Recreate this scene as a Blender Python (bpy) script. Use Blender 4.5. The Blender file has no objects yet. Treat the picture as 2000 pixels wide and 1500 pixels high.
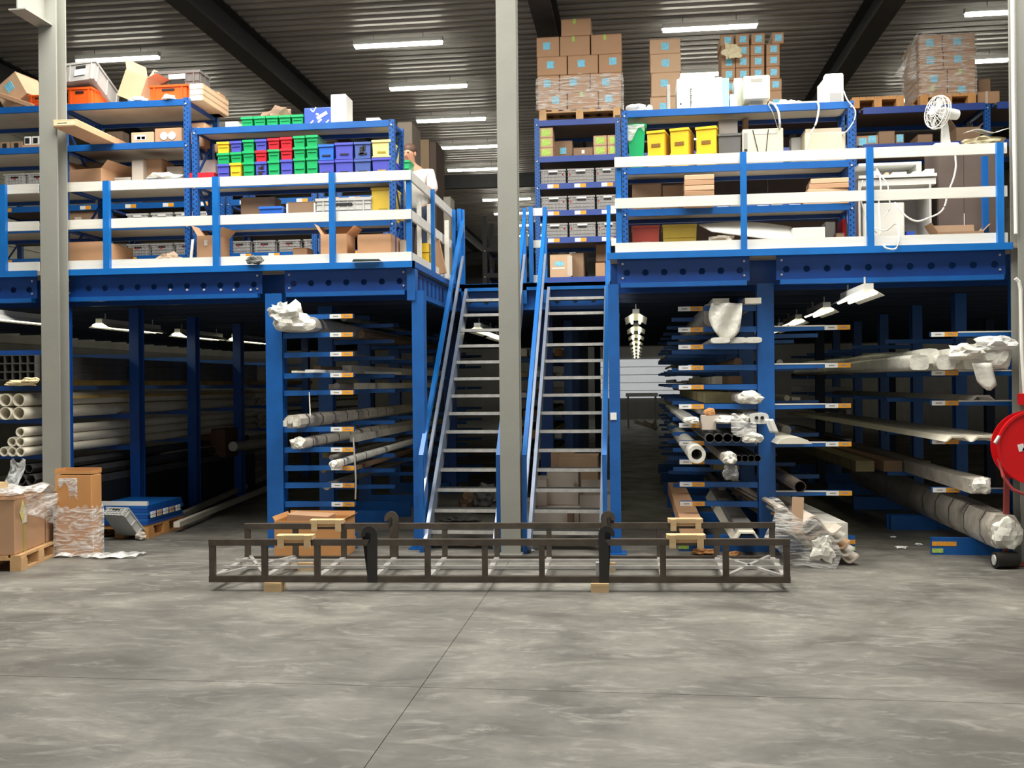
import bpy, bmesh, math, random
from mathutils import Vector, Matrix, Euler
random.seed(7)
R = math.radians
SC = bpy.context.scene
C = SC.collection

# ------------------------------------------------------------------ camera, world, lights, exposure
CAM_Z, FPX, YAW, ROLL = 1.65, 1944.0, R(7.04), 0.010
cd = bpy.data.cameras.new('camera')
cam = bpy.data.objects.new('camera', cd); C.objects.link(cam)
cd.sensor_width = 36.0; cd.lens = FPX / 2000 * 36.0
cd.clip_start = 0.05; cd.clip_end = 200
cam.matrix_world = (Matrix.Translation((0, 0, CAM_Z)) @ Matrix.Rotation(YAW, 4, 'Z') @ Matrix.Rotation(R(90), 4, 'X') @ Matrix.Rotation(-ROLL, 4, 'Z'))
SC.camera = cam
w = bpy.data.worlds.new('daylight'); SC.world = w; w.use_nodes = True
w.node_tree.nodes['Background'].inputs[0].default_value = (0.80, 0.90, 1.0, 1)
w.node_tree.nodes['Background'].inputs[1].default_value = 0.5
def area(name, loc, rot, sx, sy, watts, col):
    l = bpy.data.lights.new(name, 'AREA'); l.shape = 'RECTANGLE'; l.size = sx; l.size_y = sy
    l.energy = watts; l.color = col
    o = bpy.data.objects.new(name, l); C.objects.link(o); o.location = loc; o.rotation_euler = rot
    return o
# daylight through the dock doors behind the camera and through the roof lights over the loading floor
area('dock_door_daylight', (-1.0, -8.8, 2.9), (R(90), 0, 0), 15.0, 5.0, 150, (1.0, 0.96, 0.88))
area('roof_light_daylight', (-4.2, 8.0, 7.1), (0, 0, 0), 3.4, 5.6, 780, (1.0, 0.97, 0.90))
area('roof_light_daylight', (1.9, 8.0, 7.1), (0, 0, 0), 3.4, 5.6, 780, (1.0, 0.97, 0.90))
SC.view_settings.view_transform = 'Standard'; SC.view_settings.look = 'None'
SC.view_settings.exposure = 0.12; SC.view_settings.gamma = 1.0; SC.view_settings.use_curve_mapping = False

# ------------------------------------------------------------------ pixel helpers (2000 x 1500 photograph -> a real place)
def ray(px, py):
    u, v = px - 1000.0, 750.0 - py
    u, v = u * math.cos(ROLL) + v * math.sin(ROLL), -u * math.sin(ROLL) + v * math.cos(ROLL)
    ca, sa = math.cos(YAW), math.sin(YAW)
    return (u * ca - FPX * sa, u * sa + FPX * ca, v)
def at(px, py, Y):
    d = ray(px, py); t = Y / d[1]; return (d[0] * t, Y, CAM_Z + d[2] * t)
def AX(px, py, Y): return at(px, py, Y)[0]
def AZ(px, py, Y): return at(px, py, Y)[2]
def onz(px, py, Z):
    d = ray(px, py); t = (Z - CAM_Z) / d[2]; return (d[0] * t, d[1] * t, Z)
def onx(px, py, X):
    d = ray(px, py); t = X / d[0]; return (X, d[1] * t, CAM_Z + d[2] * t)

# ------------------------------------------------------------------ materials
MATS = {}
def M(name, rgb, rough=0.5, metal=0.0, var=0.12, scale=6.0, bump=0.0, bscale=40.0, spec=0.5, emit=0.0, alpha=1.0, stretch=None, var2=None):
    if name in MATS: return MATS[name]
    m = bpy.data.materials.new(name); m.use_nodes = True; MATS[name] = m
    nt = m.node_tree; N = nt.nodes; L = nt.links; p = N['Principled BSDF']
    p.inputs['Roughness'].default_value = rough; p.inputs['Metallic'].default_value = metal
    p.inputs['Specular IOR Level'].default_value = spec; p.inputs['Alpha'].default_value = alpha
    tc = N.new('ShaderNodeTexCoord'); src = tc.outputs['Object']
    if stretch:
        mp = N.new('ShaderNodeMapping'); mp.inputs['Scale'].default_value = stretch; L.new(src, mp.inputs[0]); src = mp.outputs[0]
    if var > 0:
        n = N.new('ShaderNodeTexNoise'); n.inputs['Scale'].default_value = scale; n.inputs['Detail'].default_value = 4; L.new(src, n.inputs[0])
        r = N.new('ShaderNodeMapRange'); r.inputs[1].default_value = 0.3; r.inputs[2].default_value = 0.7
        L.new(n.outputs[0], r.inputs[0])
        mx = N.new('ShaderNodeMix'); mx.data_type = 'RGBA'; L.new(r.outputs[0], mx.inputs[0])
        mx.inputs[6].default_value = tuple(c * (1 - var) for c in rgb) + (1,)
        mx.inputs[7].default_value = (tuple(var2) if var2 else tuple(min(1, c * (1 + var)) for c in rgb)) + (1,)
        L.new(mx.outputs[2], p.inputs['Base Color'])
        if emit: L.new(mx.outputs[2], p.inputs['Emission Color'])
    else:
        p.inputs['Base Color'].default_value = tuple(rgb) + (1,)
    if emit:
        p.inputs['Emission Color'].default_value = tuple(rgb) + (1,); p.inputs['Emission Strength'].default_value = emit
    if bump:
        b = N.new('ShaderNodeTexNoise'); b.inputs['Scale'].default_value = bscale; L.new(src, b.inputs[0])
        bp = N.new('ShaderNodeBump'); bp.inputs['Strength'].default_value = bump; bp.inputs['Distance'].default_value = 0.02
        L.new(b.outputs[0], bp.inputs['Height']); L.new(bp.outputs[0], p.inputs['Normal'])
    return m
def perforated(name, rgb):
    """blue rack upright: two staggered columns of punched holes"""
    m = M(name, rgb, 0.4, 0, 0.06); nt = m.node_tree; N = nt.nodes; L = nt.links; p = N['Principled BSDF']
    tc = N.new('ShaderNodeTexCoord'); sp = N.new('ShaderNodeSeparateXYZ'); L.new(tc.outputs['Object'], sp.inputs[0])
    def mth(op, a, b=None):
        n = N.new('ShaderNodeMath'); n.operation = op
        for i, q in enumerate((a, b)):
            if q is None: continue
            if isinstance(q, (int, float)): n.inputs[i].default_value = q
            else: L.new(q, n.inputs[i])
        return n.outputs[0]
    d = None
    for sx, oz in ((-0.015, 0.0), (0.015, 0.025)):
        dx = mth('SUBTRACT', sp.outputs[0], sx)
        fz = mth('MULTIPLY', mth('SUBTRACT', mth('FRACT', mth('DIVIDE', mth('ADD', sp.outputs[2], oz), 0.05)), 0.5), 0.05)
        r2 = mth('ADD', mth('MULTIPLY', dx, dx), mth('MULTIPLY', mth('MULTIPLY', fz, fz), 0.5))
        k = mth('LESS_THAN', r2, 0.000055)
        d = k if d is None else mth('MAXIMUM', d, k)
    src = p.inputs['Base Color'].links[0].from_socket
    mx = N.new('ShaderNodeMix'); mx.data_type = 'RGBA'; L.new(d, mx.inputs[0]); L.new(src, mx.inputs[6]); mx.inputs[7].default_value = (0.004, 0.012, 0.05, 1)
    L.new(mx.outputs[2], p.inputs['Base Color'])
    return m
def film(name, rgb, opac, rough=0.15, scale=9, stretch=(1, 1, 3)):
    """clear stretch film: see-through with milky folds"""
    m = bpy.data.materials.new(name); m.use_nodes = True; nt = m.node_tree; N = nt.nodes; L = nt.links; p = N['Principled BSDF']
    p.inputs['Base Color'].default_value = tuple(rgb) + (1,); p.inputs['Roughness'].default_value = rough; p.inputs['Specular IOR Level'].default_value = 0.8
    tc = N.new('ShaderNodeTexCoord'); mp = N.new('ShaderNodeMapping'); mp.inputs['Scale'].default_value = stretch
    L.new(tc.outputs['Object'], mp.inputs[0])
    n = N.new('ShaderNodeTexNoise'); n.inputs['Scale'].default_value = scale; n.inputs['Detail'].default_value = 5; n.inputs['Distortion'].default_value = 1.2
    L.new(mp.outputs[0], n.inputs[0])
    r = N.new('ShaderNodeMapRange'); r.inputs[1].default_value = 0.42; r.inputs[2].default_value = 0.68
    r.inputs[3].default_value = opac * 0.25; r.inputs[4].default_value = min(1, opac * 1.6)
    L.new(n.outputs[0], r.inputs[0]); L.new(r.outputs[0], p.inputs['Alpha'])
    b = N.new('ShaderNodeBump'); b.inputs['Strength'].default_value = 0.7; b.inputs['Distance'].default_value = 0.02
    L.new(n.outputs[0], b.inputs['Height']); L.new(b.outputs[0], p.inputs['Normal'])
    MATS[name] = m; return m

BLUE = M('rack_blue_paint', (0.005, 0.100, 0.37), 0.38, 0, 0.10)
RAILBLUE = M('rail_blue_paint', (0.007, 0.15, 0.50), 0.35, 0, 0.08)
DBLUE = M('dark_and_shaded_blue', (0.004, 0.062, 0.30), 0.42, 0, 0.10)  # rack blue with the overhang's shade put into its colour; also dark-painted parts
PERF = perforated('perforated_blue_steel', (0.010, 0.095, 0.36))
VIOLET = M('far_rack_blue', (0.035, 0.075, 0.32), 0.4, 0, 0.08)
WHITE = M('white_board', (0.80, 0.78, 0.70), 0.5, 0, 0.05, 3, stretch=(1, 4, 12))
SHELF = M('chipboard_shelf', (0.60, 0.55, 0.47), 0.7, 0, 0.06, 5)
COLGREY = M('column_grey_paint', (0.29, 0.29, 0.255), 0.5, 0, 0.05, 3, 0.05, 60)
DARKST = M('dark_roof_steel', (0.030, 0.030, 0.034), 0.5, 0.2, 0.15)
ROOF = M('galvanised_roof_deck', (0.40, 0.375, 0.355), 0.42, 0.25, 0.22, 0.9, stretch=(0.35, 3, 1))
GALV = M('galvanised_tread', (0.62, 0.60, 0.55), 0.36, 0.35, 0.15, 14)
ZINC = M('zinc_stringer', (0.30, 0.36, 0.47), 0.35, 0.4, 0.12)
RUSTY = M('raw_dark_steel', (0.085, 0.068, 0.052), 0.5, 0.35, 0.30, 7, 0.1, 40)
RAWTUBE = M('bright_raw_tube', (0.55, 0.53, 0.50), 0.35, 0.5, 0.15, 9)
BLACKST = M('black_hook_steel', (0.020, 0.018, 0.016), 0.45, 0.2, 0.2)
WOOD = M('pale_pine', (0.60, 0.42, 0.22), 0.6, 0, 0.18, 4, 0.1, 30, stretch=(1, 1, 8))
PALW = M('pallet_pine', (0.56, 0.34, 0.16), 0.65, 0, 0.18, 5, 0.1, 30)
ORANGEWOOD = M('orange_pallet_wood', (0.58, 0.29, 0.10), 0.65, 0, 0.18, 5)
CARD = M('cardboard_brown', (0.47, 0.275, 0.155), 0.75, 0, 0.07, 3)
CARDL = M('cardboard_light', (0.60, 0.40, 0.25), 0.75, 0, 0.07, 3)
CARDP = M('cardboard_peach', (0.66, 0.38, 0.21), 0.75, 0, 0.07, 3)
CARDD = M('cardboard_dull', (0.30, 0.19, 0.115), 0.8, 0, 0.1, 3)
CARDO = M('cardboard_orange', (0.56, 0.27, 0.095), 0.7, 0, 0.08, 3)
CARDW = M('cardboard_whitish', (0.60, 0.52, 0.44), 0.75, 0, 0.06, 3)
CREAM = M('cream_card', (0.70, 0.62, 0.40), 0.7, 0, 0.06, 3)
TAPE = M('brown_tape', (0.42, 0.26, 0.14), 0.25, 0, 0.05)
PAPER = M('white_paper', (0.85, 0.85, 0.82), 0.7, 0, 0.03)
CYAN = M('light_blue_sticker', (0.20, 0.58, 0.78), 0.5, 0, 0.25, 30)
LGREEN = M('lime_label', (0.42, 0.62, 0.12), 0.6, 0, 0.3, 40)
ORANGE = M('orange_plastic', (0.78, 0.105, 0.012), 0.4, 0, 0.06)
LABELO = M('orange_label', (0.82, 0.36, 0.03), 0.5, 0, 0.1, 60)
GREY = M('grey_plastic', (0.32, 0.31, 0.30), 0.5, 0, 0.07)
GREYD = M('dark_grey_plastic', (0.12, 0.115, 0.11), 0.5, 0, 0.07)
GREYL = M('light_grey_plastic', (0.52, 0.52, 0.50), 0.5, 0, 0.07)
GREEN = M('green_plastic', (0.012, 0.40, 0.13), 0.35, 0, 0.07)
RED = M('red_plastic', (0.62, 0.02, 0.035), 0.35, 0, 0.07)
VIO = M('violet_blue_plastic', (0.085, 0.095, 0.50), 0.35, 0, 0.07)
BBLUE = M('bright_blue_plastic', (0.03, 0.15, 0.62), 0.35, 0, 0.07)
GBLUE = M('greyish_blue_plastic', (0.07, 0.12, 0.38), 0.4, 0, 0.07)
YELLOW = M('yellow_plastic', (0.86, 0.56, 0.03), 0.35, 0, 0.06)
YELLOWP = M('pale_yellow_plastic', (0.88, 0.74, 0.28), 0.4, 0, 0.06)
MUSTARD = M('mustard_plastic', (0.42, 0.30, 0.03), 0.45, 0, 0.07)
BRICK = M('dull_red_plastic', (0.30, 0.035, 0.02), 0.45, 0, 0.07)
BLACK = M('black_void', (0.008, 0.008, 0.008), 0.6, 0, 0)
BEIGE = M('beige_computer_plastic', (0.60, 0.57, 0.46), 0.45, 0, 0.03)
OFFW = M('off_white_plastic', (0.74, 0.74, 0.70), 0.4, 0, 0.03)
BLUEBOX = M('printed_blue_card', (0.03, 0.09, 0.58), 0.45, 0, 0.05)
SKYB = M('pale_blue_print', (0.30, 0.72, 0.90), 0.5, 0, 0.08)
REDP = M('fire_red_paint', (0.72, 0.008, 0.012), 0.3, 0, 0.05)
PVC = M('cream_pvc', (0.78, 0.73, 0.60), 0.4, 0, 0.05)
PVCD = M('dusty_pvc', (0.50, 0.46, 0.36), 0.5, 0, 0.12)
ALU = M('mill_aluminium', (0.42, 0.41, 0.38), 0.4, 0.5, 0.15)
DKALU = M('dark_bronze_aluminium', (0.10, 0.095, 0.09), 0.4, 0.4, 0.2)
WRAPW = M('white_wrap_film', (0.74, 0.72, 0.64), 0.3, 0, 0.14, 9, 0.5, 14)
WRAPG = M('dusty_wrap_film', (0.46, 0.42, 0.36), 0.4, 0, 0.18, 7, 0.5, 14)
WRAPY = M('cream_wrap_paper', (0.74, 0.60, 0.36), 0.6, 0, 0.1, 7, 0.4, 20)
STRAP = M('dark_strap', (0.10, 0.09, 0.08), 0.5, 0, 0)
OLIVE = M('olive_stock', (0.24, 0.20, 0.09), 0.6, 0, 0.3, 5)
YSTOCK = M('yellow_timber_stock', (0.50, 0.34, 0.10), 0.6, 0, 0.2, 5)
CABLE = M('white_cable', (0.78, 0.76, 0.70), 0.45, 0, 0)
CABLED = M('grey_cable', (0.42, 0.40, 0.36), 0.45, 0, 0)
SKIN = M('skin', (0.60, 0.30, 0.19), 0.5, 0, 0.06)
HAIR = M('brown_hair', (0.10, 0.05, 0.03), 0.6, 0, 0.2, 40)
SHIRT = M('white_shirt', (0.80, 0.78, 0.74), 0.8, 0, 0.05)
JEANS = M('dark_trousers', (0.03, 0.04, 0.07), 0.85, 0, 0.1)
TUBE = M('lit_tube_cool', (1.0, 0.99, 0.86), 0.4, 0, 0, emit=17.0)
TUBEU = M('lit_tube_warm', (1.0, 0.95, 0.68), 0.4, 0, 0, emit=1.7)
TUBEL = M('lit_tube_yellowish', (1.0, 0.93, 0.60), 0.4, 0, 0, emit=4.0)
LAMPH = M('lamp_housing', (0.75, 0.75, 0.72), 0.4, 0, 0)
TANPANEL = M('brown_partition', (0.115, 0.085, 0.072), 0.6, 0, 0.12, 3)
FARP = M('pale_far_panel', (0.62, 0.62, 0.60), 0.6, 0, 0.05)
TURQ = M('teal_plastic', (0.02, 0.22, 0.26), 0.5, 0, 0.1)
FILM = film('stretch_film', (0.88, 0.86, 0.82), 0.38, scale=8, stretch=(.6, .6, 4))
FILMH = film('stretch_film_heavy', (0.90, 0.89, 0.86), 0.75, scale=7, stretch=(1, 1, 4))
FILML = film('loose_clear_film', (0.90, 0.92, 0.92), 0.55, scale=12, stretch=(1, 1, 1))

# ------------------------------------------------------------------ mesh builder
class MB:
    def __init__(s): s.v = []; s.f = []; s.m = []
    def quadbox(s, p, m=0):
        b = len(s.v); s.v += [tuple(q) for q in p]
        for q in ((0, 3, 2, 1), (4, 5, 6, 7), (0, 1, 5, 4), (1, 2, 6, 5), (2, 3, 7, 6), (3, 0, 4, 7)):
            s.f.append(tuple(b + i for i in q)); s.m.append(m)
        return s
    def box(s, x0, x1, y0, y1, z0, z1, m=0):
        x0, x1 = min(x0, x1), max(x0, x1); y0, y1 = min(y0, y1), max(y0, y1); z0, z1 = min(z0, z1), max(z0, z1)
        return s.quadbox([(x0, y0, z0), (x1, y0, z0), (x1, y1, z0), (x0, y1, z0), (x0, y0, z1), (x1, y0, z1), (x1, y1, z1), (x0, y1, z1)], m)
    def taper(s, x0, x1, y0, y1, z0, z1, t, m=0):
        return s.quadbox([(x0 + t, y0 + t, z0), (x1 - t, y0 + t, z0), (x1 - t, y1 - t, z0), (x0 + t, y1 - t, z0), (x0, y0, z1), (x1, y0, z1), (x1, y1, z1), (x0, y1, z1)], m)
    def frame(s, p, q, up=(0, 0, 1)):
        p, q = Vector(p), Vector(q); d = (q - p).normalized(); u = Vector(up)
        if abs(d.dot(u)) > 0.98: u = Vector((0, 1, 0))
        a = d.cross(u).normalized(); b = a.cross(d).normalized()
        return p, q, a, b
    def bar(s, p, q, wd, h, m=0, up=(0, 0, 1)):
        p, q, a, b = s.frame(p, q, up); a = a * wd / 2; b = b * h / 2
        return s.quadbox([p - a - b, p + a - b, q + a - b, q - a - b, p - a + b, p + a + b, q + a + b, q - a + b], m)
    def rings(s, rings, m=0, close=True, caps=True):
        b = len(s.v); n = len(rings[0])
        for r_ in rings: s.v += [tuple(q) for q in r_]
        for i in range(len(rings) - 1):
            for j in range(n if close else n - 1):
                k = (j + 1) % n
                s.f.append((b + i * n + j, b + i * n + k, b + (i + 1) * n + k, b + (i + 1) * n + j)); s.m.append(m)
        if caps and close:
            s.f.append(tuple(b + j for j in reversed(range(n)))); s.m.append(m)
            e = b + (len(rings) - 1) * n; s.f.append(tuple(e + j for j in range(n))); s.m.append(m)
        return s
    def cyl(s, p, q, r, n=12, m=0, r2=None, caps=True):
        p, q, a, b = s.frame(p, q); r2 = r if r2 is None else r2
        return s.rings([[o + (a * math.cos(t) + b * math.sin(t)) * rr for t in (2 * math.pi * i / n for i in range(n))] for o, rr in ((p, r), (q, r2))], m, True, caps)
    def pipe(s, p, q, ro, ri, n=16, m=0, mi=None):
        p, q, a, b = s.frame(p, q)
        c = [a * math.cos(2 * math.pi * i / n) + b * math.sin(2 * math.pi * i / n) for i in range(n)]
        rs = [[p + k * ri for k in c], [p + k * ro for k in c], [q + k * ro for k in c], [q + k * ri for k in c], [p + k * ri for k in c]]
        return s.rings(rs, m, True, False)
    def path(s, pts, r, n=6, m=0):
        pts = [Vector(p) for p in pts]; rs = []
        for i, p in enumerate(pts):
            d = (pts[min(i + 1, len(pts) - 1)] - pts[max(i - 1, 0)]).normalized()
            u = Vector((0, 0, 1)) if abs(d.z) < 0.9 else Vector((1, 0, 0))
            a = d.cross(u).normalized(); b = a.cross(d).normalized()
            rs.append([p + (a * math.cos(2 * math.pi * j / n) + b * math.sin(2 * math.pi * j / n)) * r for j in range(n)])
        return s.rings(rs, m)
    def prism(s, poly, y0, y1, m=0):
        return s.rings([[(x, y0, z) for x, z in poly], [(x, y1, z) for x, z in poly]], m)
    def build(s, name, mats, parent=None, smooth=False, origin=None, bev=0.0):
        me = bpy.data.meshes.new(name)
        if parent is not None: off = root_loc(parent)
        elif origin is not None: off = Vector(origin)
        else:
            xs, ys, zs = zip(*s.v); off = Vector(((min(xs) + max(xs)) / 2, (min(ys) + max(ys)) / 2, min(zs)))
        if origin is not None: off = Vector(origin)
        me.from_pydata([tuple(Vector(q) - off) for q in s.v], [], s.f)
        for mm in (mats if isinstance(mats, (list, tuple)) else [mats]): me.materials.append(mm)
        if any(s.m): me.polygons.foreach_set('material_index', s.m)
        bm = bmesh.new(); bm.from_mesh(me); bmesh.ops.recalc_face_normals(bm, faces=bm.faces)
        if bev: bmesh.ops.bevel(bm, geom=list(bm.edges), offset=bev, segments=1, affect='EDGES', clamp_overlap=True)
        bm.to_mesh(me); bm.free()
        if smooth:
            me.polygons.foreach_set('use_smooth', [True] * len(me.polygons))
            try: me.set_sharp_from_angle(angle=R(40))
            except Exception: pass
        o = bpy.data.objects.new(name, me); C.objects.link(o)
        if parent is not None:
            o.parent = parent; o.location = off - root_loc(parent)
        else: o.location = off
        return o
def root_loc(o):
    v = Vector((0, 0, 0))
    while o is not None: v = v + Vector(o.location); o = o.parent
    return v
def tag(o, label=None, cat=None, group=None, kind=None):
    if label: o['label'] = label
    if cat: o['category'] = cat
    if group: o['group'] = group
    if kind: o['kind'] = kind
    return o
def thing(name, label, cat, loc=(0, 0, 0), group=None):
    o = bpy.data.objects.new(name, None); C.objects.link(o); o.location = loc; o.empty_display_size = 0.1
    return tag(o, label, cat, group)
def inst(src, parent, loc, name=None):
    c = src.copy(); C.objects.link(c)
    if name: c.name = name
    c.parent = parent; c.location = loc
    return c
def B(x0, x1, y0, y1, z0, z1): return MB().box(x0, x1, y0, y1, z0, z1)

# ------------------------------------------------------------------ dimensions
DECK = 2.885                   # mezzanine deck height
YL, YR = 9.72, 9.50            # front edges of its left and right halves
XC = -2.19                     # corner of the left half at the stairwell
XR = AX(1190, 488, YR)         # left end of the right half
YB = 12.15                     # edge of the landing behind the stairs
YE = 46.0                      # back wall
XW0, XW1 = -11.5, 9.0

# ------------------------------------------------------------------ room shell
def floor_mat():
    m = bpy.data.materials.new('worn_concrete'); m.use_nodes = True; nt = m.node_tree; N = nt.nodes; L = nt.links; p = N['Principled BSDF']
    tc = N.new('ShaderNodeTexCoord')
    def noise(scale, detail, st, dist=0.0, rough=0.55):
        mp = N.new('ShaderNodeMapping'); mp.inputs['Scale'].default_value = st; L.new(tc.outputs['Object'], mp.inputs[0])
        n = N.new('ShaderNodeTexNoise'); n.inputs['Scale'].default_value = scale; n.inputs['Detail'].default_value = detail
        n.inputs['Distortion'].default_value = dist; n.inputs['Roughness'].default_value = rough
        L.new(mp.outputs[0], n.inputs[0]); return n.outputs[0]
    def rng(s, a, b, c=0, d=1):
        r = N.new('ShaderNodeMapRange'); r.inputs[1].default_value = a; r.inputs[2].default_value = b; r.inputs[3].default_value = c; r.inputs[4].default_value = d
        L.new(s, r.inputs[0]); return r.outputs[0]
    def mix(f, a, b):
        x = N.new('ShaderNodeMix'); x.data_type = 'RGBA'; L.new(f, x.inputs[0])
        for i, q in ((6, a), (7, b)):
            if isinstance(q, tuple): x.inputs[i].default_value = q + (1,)
            else: L.new(q, x.inputs[i])
        return x.outputs[2]
    c = mix(rng(noise(1.1, 8, (1, 1.5, 1), 0.6, 0.65), 0.36, 0.66), (0.098, 0.091, 0.078), (0.232, 0.221, 0.190))
    c = mix(rng(noise(3.2, 8, (0.8, 2.0, 1), 1.2, 0.7), 0.52, 0.74, 0, 0.65), c, (0.40, 0.388, 0.34))
    c = mix(rng(noise(0.55, 5, (1, 1, 1), 0.8), 0.50, 0.70, 0, 0.6), c, (0.078, 0.072, 0.064))
    c = mix(rng(noise(26, 6, (0.4, 1, 1), 0, 0.7), 0.35, 0.75, 0, 0.32), c, (0.070, 0.068, 0.064))
    L.new(c, p.inputs['Base Color'])
    L.new(rng(noise(2.0, 5, (1, 1, 1)), 0.3, 0.7, 0.42, 0.72), p.inputs['Roughness'])
    b = N.new('ShaderNodeBump'); b.inputs['Strength'].default_value = 0.12; b.inputs['Distance'].default_value = 0.01
    L.new(noise(30, 4, (1, 1, 1)), b.inputs['Height']); L.new(b.outputs[0], p.inputs['Normal'])
    return m
FLOOR = floor_mat()
fl = MB(); xs = [XW0, -5.93, -1.176, 3.58, XW1]; ys = [-10.0, 0.4, 5.33, 10.3, 15.2, 20.2, 25.1, 30.0, 35.0, YE]
g = 0.0022
for i in range(len(xs) - 1):
    for j in range(len(ys) - 1):
        fl.box(xs[i] + g, xs[i + 1] - g, ys[j] + g, ys[j + 1] - g, -0.2, 0.0)
fl.box(XW0, XW1, -10, YE, -0.3, -0.012, 1)
tag(fl.build('floor', [FLOOR, M('joint_filler', (0.06, 0.058, 0.05), 0.9, 0, 0.1)], origin=(0, 0, 0)), kind='structure')
# corrugated roof deck, ribs along X
rf = MB(); pit = 0.235; zc = 7.22; y = 10.5; prof = []
while y < YE:
    prof += [(y, zc), (y + 0.085, zc), (y + 0.110, zc + 0.13), (y + 0.21, zc + 0.13)]
    y += pit
rf.rings([[(XW0, a, b) for a, b in prof], [(XW1, a, b) for a, b in prof]], 0, False, False)
prof2 = [(-10 + i * 0.94, zc) for i in range(22)]; prof2 = [q for q in prof2 if q[0] < 10.5] + [(10.5, zc)]
rf.rings([[(XW0, a, b) for a, b in prof2], [(XW1, a, b) for a, b in prof2]], 0, False, False)
rf.box(XW0, XW1, -10, YE, zc + 0.15, zc + 0.2)
tag(rf.build('ceiling', ROOF, origin=(0, 0, zc)), kind='structure')
PANELM = M('wall_panel_steel', (0.42, 0.40, 0.33), 0.35, 0.35, 0.12, 2)
def panel_wall(name, x, y0, y1, side):
    mb = MB(); mb.box(x, x + side * 0.15, y0, y1, 0, 7.4)
    z = 0.1
    while z < 7.2:
        mb.box(x - side * 0.018, x, y0, y1, z, z + 0.27); z += 0.3
    tag(mb.build(name, PANELM, origin=(x, 0, 0)), kind='structure')
panel_wall('wall_left', XW0, -10, YE, -1); panel_wall('wall_right', XW1, -10, YE, 1)
wb = MB().box(XW0, XW1, YE, YE + 0.2, 0, 7.4)
tag(wb.build('wall_back', M('far_wall_grey', (0.20, 0.195, 0.185), 0.7, 0, 0.1, 1)), kind='structure')
wf = MB(); wf.box(XW0, -9, -10.2, -10, 0, 7.4); wf.box(7, XW1, -10.2, -10, 0, 7.4); wf.box(-9, 7, -10.2, -10, 5.6, 7.4)
tag(wf.build('wall_front', PANELM), kind='structure')
sd = MB(); z = 0.9
for k in range(5): sd.box(-1.6, 2.6, YE - 0.08, YE - 0.02, 0.95 + k * 0.36, 1.28 + k * 0.36)
tag(sd.build('door_1', M('glowing_door_panel', (.72, .74, .76), .5, 0, .05, emit=.45)), kind='structure')  # pale panels with an added glow that brightens the aisle's far end
# roof girders and columns (H sections)
def ibeam_y(x, y0, y1, zb, h, wd):
    mb = MB(); mb.box(x - wd / 2, x + wd / 2, y0, y1, zb, zb + 0.02); mb.box(x - 0.008, x + 0.008, y0, y1, zb + 0.02, zb + h - 0.02); mb.box(x - wd / 2, x + wd / 2, y0, y1, zb + h - 0.02, zb + h); return mb
for x in (-10.7, -5.985, -1.225, 3.535, 8.3):
    tag(ibeam_y(x, -9.5, YE, 6.78, 0.45, 0.30).build('roof_beam', DARKST), kind='structure')
for yy in (24.0, 38.0):
    tag(MB().box(XW0, XW1, yy, yy + 0.12, 6.45, 6.78).build('roof_beam', DARKST), kind='structure')
def column(px, label):
    x = AX(px, 500, 9.5); mb = MB()
    mb.box(x - 0.095, x + 0.095, 9.50, 9.515, 0, 6.8); mb.box(x - 0.095, x + 0.095, 9.675, 9.69, 0, 6.8); mb.box(x - 0.005, x + 0.005, 9.515, 9.675, 0, 6.8)
    o = tag(mb.build('steel_column', COLGREY), label, None, None, 'structure')
    tag(MB().box(x - 0.11, x + 0.11, 9.47, 9.72, 0, 0.015).build('base_plate', COLGREY, o)); return o, x
colL, xcl = column(96, 'grey steel column with a stub bracket at its top'); colC, xcc = column(992, 'grey steel column between the two stairs'); 
xcr = AX(1983, 560, 9.5) + 0.095
mb = MB(); mb.box(xcr - 0.095, xcr + 0.095, 9.42, 9.435, 0, 6.8); mb.box(xcr - 0.095, xcr + 0.095, 9.595, 9.61, 0, 6.8); mb.box(xcr - 0.005, xcr + 0.005, 9.435, 9.595, 0, 6.8)
colR = tag(mb.build('steel_column', COLGREY), 'grey steel column beside the red hose reel', None, None, 'structure')
tag(MB().path([(xcr - 0.13, 9.40, 6.7), (xcr - 0.13, 9.40, 4.2), (xcr - 0.12, 9.40, 2.95)], 0.018, 8).build('conduit', CABLE, colR), 'cream conduit running down the column edge')
tag(MB().path([(xcr - 0.13, 9.40, 2.55), (xcr - 0.10, 9.40, 2.52), (xcr - 0.085, 9.40, 2.45), (xcr - 0.08, 9.40, 1.9), (xcr - 0.06, 9.40, 1.5)], 0.018, 8).build('conduit', CABLE, colR), 'cream conduit running down the column edge')
MB().box(xcr - 0.115, xcr - 0.02, 9.37, 9.42, 1.42, 1.52).build('alarm_box', REDP, colR)['label'] = 'small red alarm box'
# stub bracket on the left column
zb = AZ(100, 50, 9.5)
st = MB(); x = xcl - 0.03
st.box(x - 0.09, x + 0.09, 9.05, 9.5, zb, zb + 0.014); st.box(x - 0.006, x + 0.006, 9.05, 9.5, zb + 0.014, zb + 0.4); st.box(x - 0.09, x + 0.09, 9.05, 9.5, zb + 0.4, zb + 0.414)
st.build('bracket', COLGREY, colL)

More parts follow.
